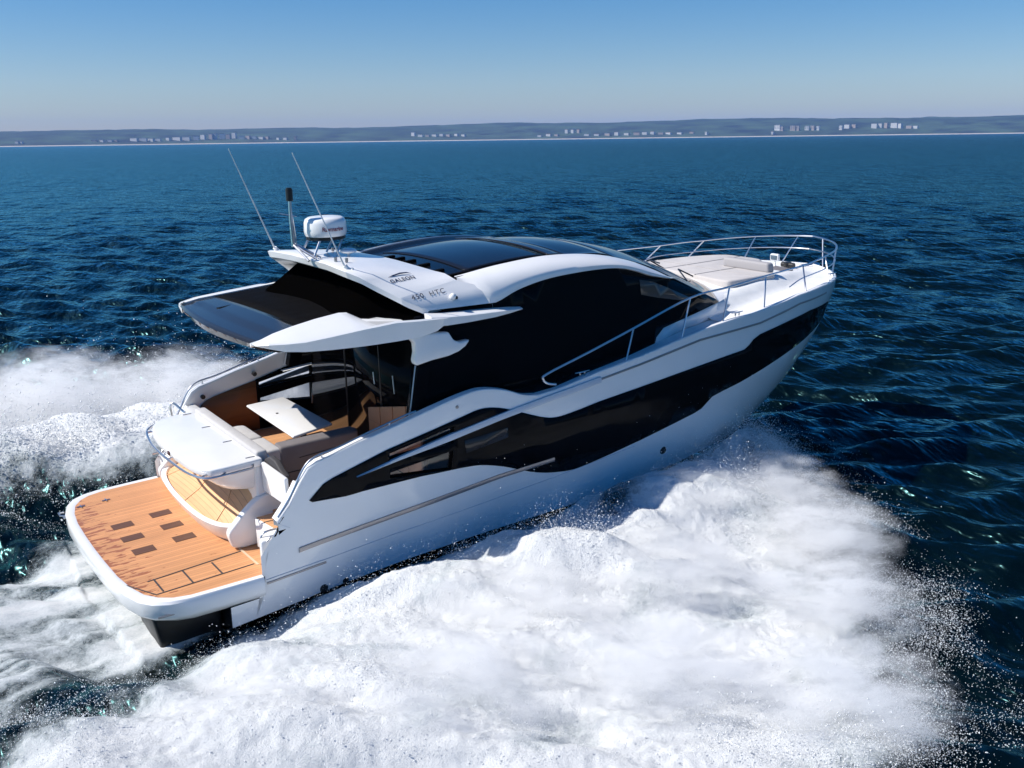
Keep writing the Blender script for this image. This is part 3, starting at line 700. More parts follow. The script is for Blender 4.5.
b = bmesh.new(); bmesh.ops.create_uvsphere(b, u_segments=16, v_segments=10, radius=.042, matrix=Matrix.Translation(Vector(map(float, sp_ + np.array([0, -.02, .01])))))
bl = from_bm('navigation_light', b, WHITE, wingo)
b = bmesh.new(); q_ = sp_ + np.array([.035, -.045, -.005]); bmesh.ops.create_uvsphere(b, u_segments=10, v_segments=8, radius=.020, matrix=Matrix.Translation(Vector(map(float, q_)))); from_bm('light_lens', b, BLACKP, bl)

# =====================================================================
# aft canopy with its white side fins
# =====================================================================
def CZ(x, y): return 3.03 + .065 * (x - 2.2) + .03 * (1 - (y / 1.5) ** 2) - (.02 if x < 2.4 else 0)
def canx(y): return 2.20 - .13 * (1 - (y / 1.5) ** 2) + .035 * max(0, y)
def cgrid(name, xa, xe, y0, y1, m, off=0, nx=10, ny=18, parent=yacht, thick=.01):
    rows = []
    for i in range(nx + 1):
        rows.append([((xa(y) if callable(xa) else xa) + ((xe(y) if callable(xe) else xe) - (xa(y) if callable(xa) else xa)) * i / nx, y, 0) for y in np.linspace(y0, y1, ny)])
    rows = [[(p[0], p[1], CZ(p[0], p[1]) + off) for p in r] for r in rows]
    return grid(name, rows, m, parent, thick=thick)
can = cgrid('aft_canopy', lambda y: 2.74 - .03 * y, 4.4, -1.42, 1.50, BLACKM)
cgrid('canopy_panel', canx, lambda y: 2.735 - .03 * y, -1.46, 1.50, GREYP, parent=can)
prism('panel_slot', [(2.42, .62), (2.66, .70), (2.66, .67), (2.44, .59)], CZ(2.5, .6) - .004, CZ(2.5, .6) + .012, BLACKP, can, bev=0)
fa = []
for y in np.linspace(-1.46, 1.5, 20):
    x = canx(y); q = 1 - (y / 1.5) ** 2
    fa.append([(x, y, CZ(x, y) + .003), (x - .02, y, CZ(x, y) - .02), (x + .02, y, CZ(x, y) - .06 - .05 * q), (x + .16, y, CZ(x, y) - .10 - .05 * q), (x + .5, y, CZ(x, y) - .10)])
grid('canopy_fascia', fa, GLOSSD, parent=can)
for yy in (-.85, -.6, -.35, -.1, .2, .95):   # brownish slots in the fascia
    x = canx(yy); b = bmesh.new(); z0 = CZ(x, yy) - .025; v_ = [b.verts.new(p) for p in [(x - .022, yy, z0), (x - .022, yy + .10, z0), (x + .012, yy + .07, z0 - .05), (x + .012, yy - .03, z0 - .05)]]; b.faces.new(v_)
    from_bm('fascia_slot', b, mat('slot_brown', (.16, .06, .03), .4) if yy == -.85 else bpy.data.materials['slot_brown'], can)
# fins, starboard measured, port mirrored
def fin_rows(sg):
    rows = []
    #        x    yin   zin   yr    zr    yo    zo    zlow
    prof = [(2.02, 1.50, 3.075, 1.56, 3.08, 1.68, 3.085, 3.07), (2.12, 1.47, 3.075, 1.55, 3.105, 1.80, 3.10, 3.045), (2.27, 1.44, 3.085, 1.54, 3.15, 1.86, 3.095, 3.0),
            (2.50, 1.42, 3.085, 1.50, 3.185, 1.88, 3.085, 2.965), (2.80, 1.41, 3.09, 1.48, 3.225, 1.89, 3.10, 2.94), (3.10, 1.40, 3.10, 1.46, 3.25, 1.90, 3.12, 2.925), (3.20, 1.40, 3.11, 1.46, 3.24, 1.90, 3.125, 2.92),
            (3.36, 1.40, 3.11, 1.50, 3.15, 1.90, 3.13, 2.915), (3.60, 1.40, 3.12, 1.58, 3.12, 1.90, 3.14, 2.91), (3.90, 1.42, 3.09, 1.62, 3.08, 1.90, 3.115, 2.91), (4.15, 1.5, 3.07, 1.66, 3.06, 1.89, 3.10, 2.945), (4.37, 1.6, 3.06, 1.72, 3.06, 1.87, 3.085, 3.05)]
    for x, yi, zi, yr, zr, yo, zo, lw in prof:
        rows.append([(x, sg * yi, zi - .05), (x, sg * yi, zi), (x, sg * yr, zr), (x, sg * (yr + .07), zr - .02), (x, sg * (yo - .03), zo + .006), (x, sg * yo, zo - .01), (x, sg * (yo - .03), lw), (x, sg * (yo - .12), lw - .01), (x, sg * (yi + .05), lw)])
    return rows
for sg in (-1, 1):
    R_ = fin_rows(sg)
    if sg > 0: R_ = [[(x, 1.50, CZ(x, 1.5) - .03), (x, 1.50, CZ(x, 1.5) + .02), (x, 1.56 + e, CZ(x, 1.5) + .03), (x, 1.72 + e, CZ(x, 1.5) + .0), (x, 1.74 + e, CZ(x, 1.5) - .04), (x, 1.62 + e, CZ(x, 1.5) - .12)] for x, e in ((2.25, -.12), (2.30, -.04), (2.5, 0), (3.0, .03), (3.40, .03), (3.46, -.05), (4.3, 0))]
    grid('canopy_fin', R_, WHITE, closed=True, capends=True, angle=18)
    rows = []
    for x, zt, zb, yo in ((4.08, 3.125, 3.01, 1.865), (4.3, 3.10, 2.99, 1.87), (4.6, 3.08, 2.985, 1.865), (5.0, 3.06, 2.985, 1.84), (5.25, 3.045, 2.995, 1.81), (5.47, 3.025, 3.02, 1.77)):
        rows.append([(x, sg * (yo - .16), zt + .02), (x, sg * (yo - .02), zt), (x, sg * yo, zt - .012), (x, sg * (yo - .01), zb), (x, sg * (yo - .16), zb - .01)])
    grid('cabin_fin', rows, WHITE, closed=True, capends=True, angle=32)

# =====================================================================
# radar, mast, aerials
# =====================================================================
rd = bpy.data.objects.new('radar', None)
b = bmesh.new(); cx, cy = 3.70, 0.0
prof = [(0, 3.925), (.20, 3.925), (.25, 3.935), (.262, 3.96), (.268, 4.0), (.262, 4.10), (.245, 4.145), (.21, 4.165), (.12, 4.175), (0, 4.178)]
rings = []
for r, z in prof[1:-1]: rings.append([b.verts.new((cx + r * math.cos(a), cy + r * math.sin(a), z)) for a in np.linspace(0, 2 * math.pi, 41)[:-1]])
for a, c in zip(rings, rings[1:]):
    for i in range(40): b.faces.new((a[i], a[(i + 1) % 40], c[(i + 1) % 40], c[i]))
b.faces.new(rings[0][::-1]); b.faces.new(rings[-1])
radar = from_bm('radar_dome', b, WHITE, angle=50)
b = bmesh.new(); tube(b, [(cx, cy, 3.895), (cx, cy, 3.935)], .245, 32); from_bm('radar_base', b, BLACKP, radar)
ang0 = math.radians(-92)
text('radar_lettering', 'Raymarine', .075, lambda x, y: (cx + .272 * math.cos(ang0 - .55 + x / .272 * .92), cy + .272 * math.sin(ang0 - .55 + x / .272 * .92), 4.01 + y), RED, radar, bold=.0012)
b = bmesh.new()
for (x, y) in ((3.55, .16), (3.55, -.16), (3.88, .12), (3.88, -.12)): tube(b, [(x, y, 3.91), (x - .12, y * 1.2, 3.70)], .014, 6)
tube(b, [(3.5, 0, 3.90), (3.92, 0, 3.90)], .02, 6); from_bm('radar_bracket', b, STEEL, radar)
MT = [PY(293.5, 247, .04), PY(291, 222, .04), PY(289.6, 201, .04), PY(288.8, 189, .04)]
mt = tubes('mast', [MT[:3]], [.024, .024, .020], STEEL)
tubes('mast_stay', [[PY(297, 247, .0), PY(292, 215, .03)]], .008, STEEL, mt, 6)
tubes('mast_foot', [[MT[0] + np.array([0, .02, .03]), PY(317, 259, -.25)], [MT[0] + np.array([0, -.03, .02]), PY(309, 261, -.25)], [MT[0] + np.array([.03, .04, .04]), PY(321, 258, -.2)]], .015, STEEL, mt, 6)
tubes('mast_crossbar', [[PY(279.5, 213.5, .12), PY(296, 216.5, -.02)]], .005, STEEL, mt, 6)
b = bmesh.new(); tube(b, [MT[2], MT[3]], .042, 16); tube(b, [MT[3], MT[3] + (MT[3] - MT[2]) * .1], .034, 16); from_bm('mast_light', b, BLACKP, mt)
for sg in (-1, 1):
    a = tubes('aerial', [[(3.44, sg * 1.03, 3.66), (3.36, sg * 1.02, 3.86), (2.91, sg * .98, 5.01)]], [.012, .009, .005], mat('aerial_white', (.75, .75, .75), .4) if sg == -1 else bpy.data.materials['aerial_white'], n=6)
    b = bmesh.new(); tube(b, [(3.47, sg * 1.04, 3.64), (3.43, sg * 1.03, 3.70)], .028, 10); tube(b, [(3.50, sg * 1.10, 3.66), (3.47, sg * .97, 3.66)], .014, 8); from_bm('aerial_mount', b, WHITE, a)
b = bmesh.new(); c0 = Vector((3.86, -.28, 3.70)); bmesh.ops.create_uvsphere(b, u_segments=20, v_segments=10, radius=.105, matrix=Matrix.Translation(c0 + Vector((0, 0, .05))) @ Matrix.Diagonal((1, 1, .34, 1)))
tube(b, [c0 + Vector((0, 0, -.02)), c0 + Vector((0, 0, .05))], .02, 8); from_bm('satnav_dome', b, WHITE)
for (x, y) in ((3.55, -.55), (3.62, -.7), (3.9, .25)): 
    b = bmesh.new(); tube(b, [(x, y, 3.68), (x, y, 3.73)], .02, 8); from_bm('deck_fitting', b, STRIP)

# =====================================================================
# foredeck
# =====================================================================
def trunk(x, y):
    yt = float(np.interp(x, [8, 9.3, 11, 12.2, 12.9], [1.62, 1.48, 1.25, .85, .4]))
    h = float(np.interp(x, [8, 9.3, 10.5, 11.6, 12.4, 12.8], [.15, .19, .17, .12, .05, .0]))
    q = min(1, max(0, (yt - abs(y)) / .28 + .5)); q = q * q * (3 - 2 * q); return h * q
def deckz(x, y): return zs(x) - .055 + trunk(x, y) + .02 * (1 - (y / 2) ** 2)
rows = []
for x in list(np.linspace(9.0, 13.0, 34)) + [13.1, 13.2, 13.3, 13.38, 13.43]:
    yy = max(hullY(x, zs(x)) - .07, .02); rows.append([(x, yy * q, deckz(x, yy * q)) for q in np.linspace(-1, 1, 41)])
fd = grid('foredeck', rows, WHITE_DK, angle=60)
# apron in front of the screen
rows = []
for i in range(13):
    t = i / 12; rows.append([(xb(y) - .04 + t * .5, y * (1 - t * .03), (RZ(xb(y), y) - .012) * (1 - t) + (deckz(xb(y) + .46, y) + .004) * t) for y in np.linspace(-1.5, 1.5, 25)])
grid('windscreen_apron', rows, WHITE, angle=60)
# sun pad
pad = lv([(10.1, 1.12), (10.06, .4), (9.98, -.5), (9.95, -1.02), (10.10, -1.14), (10.7, -1.14), (11.05, -1.12), (11.12, -.9), (11.14, -.2), (11.95, -.1), (12.02, .5), (11.9, .85), (11.2, 1.12), (10.3, 1.18)], 4)
sp2 = prism('sun_pad', pad, 2.50, 2.735, CUSHS, bev=.035, seg=3)
b = bmesh.new(); tube(b, [(10.0, -.35, 2.735), (11.12, -.35, 2.737)], .008, 6); tube(b, [(10.05, .42, 2.735), (11.95, .42, 2.737)], .008, 6); tube(b, [(10.6, -1.12, 2.735), (10.6, 1.14, 2.737)], .006, 6)
from_bm('pad_seam', b, mat('pad_seam', (.35, .33, .32), .8), sp2)
bo = [PX(727, 257, 11.05), PX(769, 262.5, 11.0), PX(771, 273, 11.0), PX(728, 266, 11.05)]
prism('bolster', [(-.06, 2.72), (-.06, 2.885), (-1.02, 2.885), (-1.05, 2.72)], 10.98, 11.14, mat('bolster_grey', (.34, .33, .34), .8, bump=.3, bscale=300), bev=.04, seg=4, axis='x')
prism('recess_shade', [(11.35, -.75), (12.1, -.66), (12.15, -.25), (11.4, -.3)], 2.56, 2.63, CUSHD, bev=.015)  # dark block for the deck recess, its shadow put into the colour
# spot light on the foredeck
b = bmesh.new(); tube(b, [(12.42, 0, 2.52), (12.42, 0, 2.66)], .018, 10); tube(b, [(12.42, 0, 2.52), (12.42, 0, 2.545)], .06, 14); ft = from_bm('search_light', b, WHITE)
prism('lamp_housing', [(-.09, 2.675), (-.07, 2.655), (.07, 2.655), (.09, 2.675), (.09, 2.765), (.07, 2.785), (-.07, 2.785), (-.09, 2.765)], 12.385, 12.445, WHITE, ft, bev=.012, axis='x')
prism('lamp_lens', [(-.065, 2.68), (.065, 2.68), (.07, 2.76), (-.07, 2.76)], 12.372, 12.388, mat('lens', (.10, .14, .18), .08), ft, bev=.006, axis='x')
# windlass, cleats, anchor roller
b = bmesh.new(); tube(b, [(12.75, -.02, 2.47), (12.75, -.02, 2.60)], .07, 14); tube(b, [(12.75, .10, 2.55), (12.75, -.16, 2.55)], .05, 12); from_bm('windlass', b, BLACKP)
b = bmesh.new(); tube(b, [(13.15, 0, 2.46), (13.62, -.02, 2.45)], .05, 10); tube(b, [(13.50, -.07, 2.40), (13.50, .07, 2.40)], .085, 18); tube(b, [(13.60, 0, 2.47), (13.66, 0, 2.25), (13.56, 0, 2.12)], .04, 8); from_bm('anchor_roller', b, STEEL)
def cleat(x, y, z):
    b = bmesh.new(); tube(b, [(x - .04, y, z), (x - .04, y, z + .05)], .011, 6); tube(b, [(x + .04, y, z), (x + .04, y, z + .05)], .011, 6)
    tube(b, [(x - .12, y, z + .055), (x, y, z + .05), (x + .12, y, z + .055)], [.007, .013, .007], 8); from_bm('cleat', b, STEEL)
for x in (6.28, 9.25, 12.3):
    for sg in (-1, 1): cleat(x, sg * (hullY(x, zs(x)) - .10), zs(x) + .0)
# rounded fender recess / bow locker step and the vent on the coachroof
b = bmesh.new(); p = PY(708, 312, -1.5); tube(b, [(p[0], -1.48, p[2]), (p[0] + .02, -1.53, p[2])], .035, 14); from_bm('vent', b, BLACKP)

# rails ------------------------------------------------------------------
top = [(5.80, 2.0, 2.02), (5.66, 2.0, 2.06), (5.60, 2.0, 2.12), (5.66, 2.0, 2.185), (6.4, 1.99, 2.36), (7.17, 1.96, 2.54), (8.30, 1.90, 2.80), (9.16, 1.85, 2.84), (10.05, 1.77, 2.885), (10.6, 1.69, 2.895), (11.14, 1.60, 2.90), (11.6, 1.50, 2.92), (12.03, 1.36, 2.93), (12.55, 1.16, 2.95), (12.94, .90, 2.965), (13.22, .60, 2.98), (13.39, .27, 2.99), (13.46, 0, 3.0)]
posts = [(7.00, 7.17), (8.04, 8.30), (8.88, 9.16), (9.80, 10.05), (10.90, 11.14), (11.80, 12.03), (12.72, 12.94), (13.18, 13.39)]
midr = [(10.70, 1.70, 2.62), (11.05, 1.64, 2.70), (11.5, 1.54, 2.72), (11.95, 1.41, 2.73), (12.5, 1.18, 2.745), (12.88, .92, 2.755), (13.16, .60, 2.765), (13.32, .27, 2.77), (13.37, 0, 2.775)]
tp = [np.array(p, float) for p in cr(top, 5)]; tx = [p[0] for p in tp[20:]]
rt = None
for sg in (-1, 1):
    b = bmesh.new(); tube(b, [(p[0], sg * p[1], p[2]) for p in tp], .0155, 8)
    rt = from_bm('guard_rail', b, STEEL)
    for xb_, xt in posts:
        ty = float(np.interp(xt, tx, [p[1] for p in tp[20:]])); tz = float(np.interp(xt, tx, [p[2] for p in tp[20:]]))
        yb_ = max(hullY(xb_, zs(xb_)) - .05, .12); 
        tubes('rail_post', [[(xb_, sg * yb_, zs(xb_) - .02), (xt, sg * ty, tz)]], .0125, STEEL, rt, 7)
    mp_ = cr(midr, 4); b = bmesh.new(); tube(b, [(p[0], sg * p[1], p[2]) for p in mp_], .011, 7); from_bm('mid_rail', b, STEEL, rt)
# cockpit coaming hand rails
for sg in (-1, 1):
    path = [(1.99, 1.90, 1.18), (2.16, 1.91, 1.40), (2.33, 1.92, 1.68), (2.48, 1.93, 1.785), (2.75, 1.935, 1.83), (3.1, 1.94, 1.915), (3.6, 1.955, 2.03), (3.75, 1.955, 2.05)]
    b = bmesh.new(); tube(b, [(p[0], sg * (p[1] + .01), p[2] + .022) for p in cr(path, 4)], .011, 7)
    tube(b, [(2.55, sg * 1.93, 1.75), (2.55, sg * 1.94, 1.81)], .01, 6); tube(b, [(3.4, sg * 1.95, 1.95), (3.4, sg * 1.96, 2.0)], .01, 6); from_bm('coaming_rail', b, STEEL)
# =====================================================================
# SEA, wake, spray (world frame)
# =====================================================================
def plain(name, verts, faces, m, kind='structure', smooth=True):
    me = bpy.data.meshes.new(name); nv = len(verts); nf = len(faces)
    me.vertices.add(nv); me.vertices.foreach_set('co', np.asarray(verts, np.float32).ravel())
    faces = np.asarray(faces, np.int32); k = faces.shape[1]
    me.loops.add(nf * k); me.loops.foreach_set('vertex_index', faces.ravel())
    me.polygons.add(nf); me.polygons.foreach_set('loop_start', np.arange(0, nf * k, k, dtype=np.int32))
    me.update(calc_edges=True)
    if smooth: me.shade_smooth()
    me.materials.append(m); o = bpy.data.objects.new(name, me); scene.collection.objects.link(o)
    if kind: o['kind'] = kind
    return o
rng = np.random.RandomState(11)
LAT = rng.rand(8, 257, 257).astype(np.float32)
def vn(x, y, s=0):
    x = np.asarray(x) + 1000.3 + 37.7 * s; y = np.asarray(y) + 1000.7 + 19.1 * s; L = LAT[s % 8]
    ix = np.floor(x).astype(np.int64); iy = np.floor(y).astype(np.int64); fx = x - ix; fy = y - iy
    fx = fx * fx * (3 - 2 * fx); fy = fy * fy * (3 - 2 * fy); a = ix % 256; b = iy % 256; a1 = (a + 1) % 256; b1 = (b + 1) % 256
    return (L[a, b] * (1 - fx) + L[a1, b] * fx) * (1 - fy) + (L[a, b1] * (1 - fx) + L[a1, b1] * fx) * fy
def fbm(x, y, o=4, s=0, g=.5):
    v = 0; am = 1; t = 0
    for i in range(o): v = v + am * vn(x, y, s + i); t += am; am *= g; x = x * 2.03 + y * .3; y = y * 2.03 - x * .1
    return v / t
def billow(x, y, o=4, s=0, g=.5):
    v = 0; am = 1; t = 0
    for i in range(o): v = v + am * np.abs(vn(x, y, s + i) * 2 - 1); t += am; am *= g; x = x * 2.07 + y * .4; y = y * 2.07 - x * .2
    return v / t
# wind waves
NW = 130; wl = np.exp(rng.uniform(math.log(.38), math.log(2.8), NW)); wl[:6] = rng.uniform(3.5, 6.5, 6); wa = math.radians(48) + rng.normal(0, .42, NW)
ph = rng.uniform(0, 2 * math.pi, NW); am_ = .0072 * wl ** 1.0 * rng.uniform(.5, 1.3, NW); am_[:6] = .012
def waves(x, y, dx):
    h = np.zeros_like(x)
    xw = x + .35 * (fbm(x * .35, y * .35, 2, 3) - .5); yw = y + .35 * (fbm(x * .35 + 50, y * .35, 2, 4) - .5)
    for l, a, p, A in zip(wl, wa, ph, am_):
        k = 2 * math.pi / l; f = np.clip((l / (dx + 1e-6) - 2.3) / 2, 0, 1)
        sn = np.sin(k * (math.cos(a) * xw + math.sin(a) * yw) + p)
        h += A * f * (sn + .25 * (sn * sn - .5))
    return h * (.7 + .6 * fbm(x * .12, y * .12, 2, 5))
def sdp(x, y, poly):
    """signed distance to a polygon, positive inside"""
    d = np.full(x.shape, 1e9); ins = np.zeros(x.shape, bool); n = len(poly)
    for i in range(n):
        ax, ay = poly[i]; bx, by = poly[(i + 1) % n]; ex, ey = bx - ax, by - ay
        t = np.clip(((x - ax) * ex + (y - ay) * ey) / (ex * ex + ey * ey + 1e-9), 0, 1)
        d = np.minimum(d, np.hypot(x - ax - t * ex, y - ay - t * ey))
        c = ((ay > y) != (by > y)); xi = ax + (y - ay) / ((by - ay) if by != ay else 1e-9) * ex; ins ^= (c & (x < xi))
    return np.where(ins, d, -d)
P_STB = [(1.5, -1.7), (3.3, -1.6), (5.2, -1.4), (6.4, -1.4), (7.8, -1.1), (9.2, -.7), (10.5, -.3), (10.9, -1.0), (10.2, -2.2), (9.3, -3.1), (8.35, -4.1), (7.85, -5.0), (7.2, -5.7), (6.5, -6.4), (5.6, -7.1), (4.5, -8.2), (3.6, -9.6), (-3, -7), (-3.2, -4.0), (-.9, -2.95), (.4, -2.6)]
P_MID = [(1.3, 2.0), (.6, 1.8), (.1, 1.7), (-.6, 1.5), (-3.2, 1.2), (-3.6, -2.5), (-.8, -2.25), (.3, -2.15), (1.3, -1.8)]
P_PRT = [(-3.5, 9.5), (.6, 9.3), (2.6, 8.7), (4.4, 8.0), (6.4, 6.2), (7.8, 4.2), (9.0, 2.2), (10.2, 1.2), (9.4, .6), (6.5, 1.6), (4.0, 2.1), (2.5, 3.1), (1.6, 3.35), (.8, 3.6), (-.2, 3.9), (-3.5, 5.0)]
def SDS(x, y):
    c = x * .59 + y * .81; a = x * .81 - y * .59       # tongues of spray thrown outwards
    return sdp(x, y, P_STB) + 1.5 * (fbm(c * 1.7, a * .32, 3, 2) - .5) * np.clip((x - 4) / 2, 0, 1)
def hullw(x):
    return np.interp(x, [0.3, .45, 1.3, 4, 6, 8, 9.5, 10.8, 12], [0, 1.6, 1.85, 1.85, 1.85, 1.65, 1.3, .75, 0])
def mound(x, y):
    ay = np.abs(y); hw = np.where(x < 1.6, 1.85, hullw(x)); d = ay - hw
    c = np.interp(x, [-3, .5, 1.5, 3.5, 5.5, 7.5, 9.0, 10.2, 11.4, 12.2], [.10, .0, .0, .10, .24, .36, .38, .28, .10, 0])
    wd = np.interp(x, [-3, 2, 6, 9, 11.5], [4.6, 3.6, 2.9, 2.0, .9])
    q = d / wd
    ridge = np.exp(-((q - np.where(y > 0, .80, .42)) / .38) ** 2)
    m = c * np.where(d > 0, np.clip(1 - q * .5, 0, 1), np.clip(1 + d / .35, 0, 1)) * np.exp(-np.clip(q - .8, 0, 9) ** 2 * 5)
    R = np.interp(x, [-3, 1, 4, 7, 9.5, 11.5], [.20, .30, .40, .50, .40, .0])
    m = m * .8 + R * ridge * (.8 + .4 * fbm(x * .55, y * .55, 3, 2)) * np.where(y > 0, 2.3, 1) * (d > 0) * np.clip(d / .6, 0, 1)
    tr = -.14 * np.exp(-((ay - 2.6 + .3 * (y < 0)) / .55) ** 2) * np.clip((2.3 - x) / 1.2, 0, 1)    # troughs beside the wash
    tr2 = -.05 * np.clip((2.2 - x) / 1.0, 0, 1) * np.clip((2.0 - ay) / .5, 0, 1)
    pt = np.where(y > 0, 1.15, 1.0)
    return m * pt + tr + tr2 * (x > -8)
# one stretched sheet: fine by the boat, reaching past the far shore
NS = 1500; k_ = 8.35; u_ = np.linspace(-1, 1, NS); S0 = .055 * (NS / 2) / k_
ax_ = S0 * np.sinh(k_ * u_); ux = ax_ + 5.0; uy = ax_ - 1.5; dxs = np.gradient(ax_)
X, Y_ = np.meshgrid(ux, uy, indexing='ij'); DX = np.maximum(*np.meshgrid(dxs, dxs, indexing='ij'))
H = np.zeros_like(X); nearm = np.hypot(X - 5, Y_ + 1.5) < 900
H[nearm] = waves(X[nearm], Y_[nearm], DX[nearm])
nm = (np.abs(X - 4) < 12) & (np.abs(Y_) < 14)
def calmf(x, y): return 1 - .8 * np.clip((hullw(x) + .25 - np.abs(y)) / .3, 0, 1) * np.clip((x + .1) / .4, 0, 1) * np.clip((12.2 - x) / .3, 0, 1)
calm = calmf(X, Y_)
H = H * calm; H[nm] += mound(X[nm], Y_[nm])
idx = np.arange(NS * NS).reshape(NS, NS)
fc = np.stack([idx[:-1, :-1], idx[1:, :-1], idx[1:, 1:], idx[:-1, 1:]], -1).reshape(-1, 4)
def sea_mat():
    m = bpy.data.materials.new('sea_water'); m.use_nodes = True; t = m.node_tree; t.nodes.clear(); o = t.nodes.new('ShaderNodeOutputMaterial')
    g = t.nodes.new('ShaderNodeNewGeometry'); ln = t.nodes.new('ShaderNodeVectorMath'); ln.operation = 'LENGTH'; t.links.new(g.outputs['Position'], ln.inputs[0])
    rr = t.nodes.new('ShaderNodeMapRange'); rr.inputs[1].default_value = 20; rr.inputs[2].default_value = 400; rr.inputs[3].default_value = .24; rr.inputs[4].default_value = .27   # ripples too small to resolve far off
    t.links.new(ln.outputs['Value'], rr.inputs[0])
    mp = t.nodes.new('ShaderNodeMapping'); mp.inputs['Rotation'].default_value = (0, 0, math.radians(-48)); mp.inputs['Scale'].default_value = (1.3, .60, 1)
    t.links.new(g.outputs['Position'], mp.inputs[0])
    prev = None
    for sc, st, di, det, ty in ((.16, 1, 1.1, 3, 'FBM'), (.60, 1, .70, 4, 'FBM'), (2.2, .6, .10, 3, 'FBM'), (8, .25, .012, 2, 'FBM')):
        n = t.nodes.new('ShaderNodeTexNoise'); n.inputs['Scale'].default_value = sc; n.inputs['Detail'].default_value = det; n.inputs['Roughness'].default_value = .55
        n.inputs['Distortion'].default_value = .15; n.noise_type = ty
        t.links.new(mp.outputs[0], n.inputs['Vector'])
        bp = t.nodes.new('ShaderNodeBump'); bp.inputs['Strength'].default_value = st; bp.inputs['Distance'].default_value = di
        t.links.new(n.outputs['Fac'], bp.inputs['Height'])
        if prev: t.links.new(prev.outputs[0], bp.inputs['Normal'])
        prev = bp
    df = t.nodes.new('ShaderNodeBsdfDiffuse'); gl = t.nodes.new('ShaderNodeBsdfGlossy'); fr = t.nodes.new('ShaderNodeFresnel'); fr.inputs['IOR'].default_value = 1.34
    n = t.nodes.new('ShaderNodeTexNoise'); n.inputs['Scale'].default_value = .04; t.links.new(g.outputs['Position'], n.inputs['Vector'])
    mx = t.nodes.new('ShaderNodeMix'); mx.data_type = 'RGBA'; mx.inputs['A'].default_value = (.0004, .0030, .0042, 1); mx.inputs['B'].default_value = (.0004, .0036, .0054, 1)
    t.links.new(n.outputs['Fac'], mx.inputs['Factor']); t.links.new(mx.outputs['Result'], df.inputs['Color'])
    gl.inputs['Color'].default_value = (.30, .70, .76, 1); t.links.new(rr.outputs[0], gl.inputs['Roughness'])
    for q in (df, gl, fr): t.links.new(prev.outputs[0], q.inputs['Normal'])
    ms = t.nodes.new('ShaderNodeMixShader'); t.links.new(fr.outputs[0], ms.inputs[0]); t.links.new(df.outputs[0], ms.inputs[1]); t.links.new(gl.outputs[0], ms.inputs[2])
    t.links.new(ms.outputs[0], o.inputs[0])
    return m
sea = plain('sea', np.stack([X, Y_, H], -1).reshape(-1, 3), fc, sea_mat())
# foam sheet over the churned water ------------------------------------------------
gx = np.arange(-2.6, 12.4, .026); gy = np.arange(-9.3, 9.6, .026)
FX, FY = np.meshgrid(gx, gy, indexing='ij')
WA = .45 + .75 * np.clip((FX - 1.5) / 3, 0, 1)
wx = FX + WA * (fbm(FX * .8, FY * .8, 4, 1) - .5) + .25 * (fbm(FX * 4, FY * 4, 3, 6) - .5); wy = FY + WA * (fbm(FX * .8 + 9, FY * .8, 4, 2) - .5) + .25 * (fbm(FX * 4 + 9, FY * 4, 3, 7) - .5)
def edge(s, soft): return np.clip(.5 + s / soft, 0, 1)
dS = edge(SDS(wx, wy) - .1, 1.5); dM = edge(sdp(wx, wy, P_MID), .8) * np.clip(.50 + .9 * (fbm(FX * .55, FY * 3.2, 4, 2) - .30), .3, 1); dP = edge(sdp(wx, wy, P_PRT), 1.2)
# thin translucent water near the bow wave shoulder and close to the hull
thin = np.exp(-(((FX - 9.6) / 1.3) ** 2 + ((FY + 1.2) / .8) ** 2)) * .62
dS = dS * (1 - thin)
hole = np.exp(-(((FX - 8.9) / .9) ** 2 + ((FY + 4.6) / .5) ** 2)) * .45 + np.exp(-(((FX - 6.3) / .5) ** 2 + ((FY + 2.6) / .35) ** 2)) * .5
D = np.maximum(np.maximum(dS - hole, dM), dP) * np.clip(.50 + .95 * fbm(wx * 1.5, wy * 1.5, 4, 5) , .6, 1.02)
D[(np.abs(FY) < hullw(FX) - .25) & (FX > 1.28) & (FX < 11.5)] = 0
dxf = np.full(FX.shape, .055)
st_ = FX * .6 - FY * .8; sn_ = FX * .8 + FY * .6
STK = np.clip((2.2 - FX) / 1.2, 0, 1) * np.clip((2.6 - np.abs(FY)) / .5, 0, 1)      # streaky wash dead astern
rough = (.12 * (fbm(FX * 1.0, FY * 1.0, 3, 3) - .45) + .045 * (fbm(FX * 3.2, FY * 3.2, 4, 1) - .5) + .030 * (.5 - billow(FX * 7, FY * 7, 3, 5)) + .026 * (fbm(FX * 17, FY * 17, 3, 4) - .5)) * (1 - .8 * STK) \
    + STK * (.07 * (fbm(FX * .7, FY * 4.5, 4, 6) - .5))
FH = waves(FX, FY, dxf) * calmf(FX, FY) + mound(FX, FY) + (rough + .06) * np.clip(D * 1.4, 0, 1) + .012
FH -= .08 * np.clip(.12 - D, 0, .12) / .12
keep = D > .03
kf = keep[:-1, :-1] | keep[1:, :-1] | keep[1:, 1:] | keep[:-1, 1:]
ii = np.arange(FX.size).reshape(FX.shape)
fq = np.stack([ii[:-1, :-1][kf], ii[1:, :-1][kf], ii[1:, 1:][kf], ii[:-1, 1:][kf]], -1)
used = np.unique(fq); remap = np.zeros(FX.size, np.int64); remap[used] = np.arange(len(used)); fq = remap[fq]
vv_ = np.stack([FX, FY, FH], -1).reshape(-1, 3)[used]
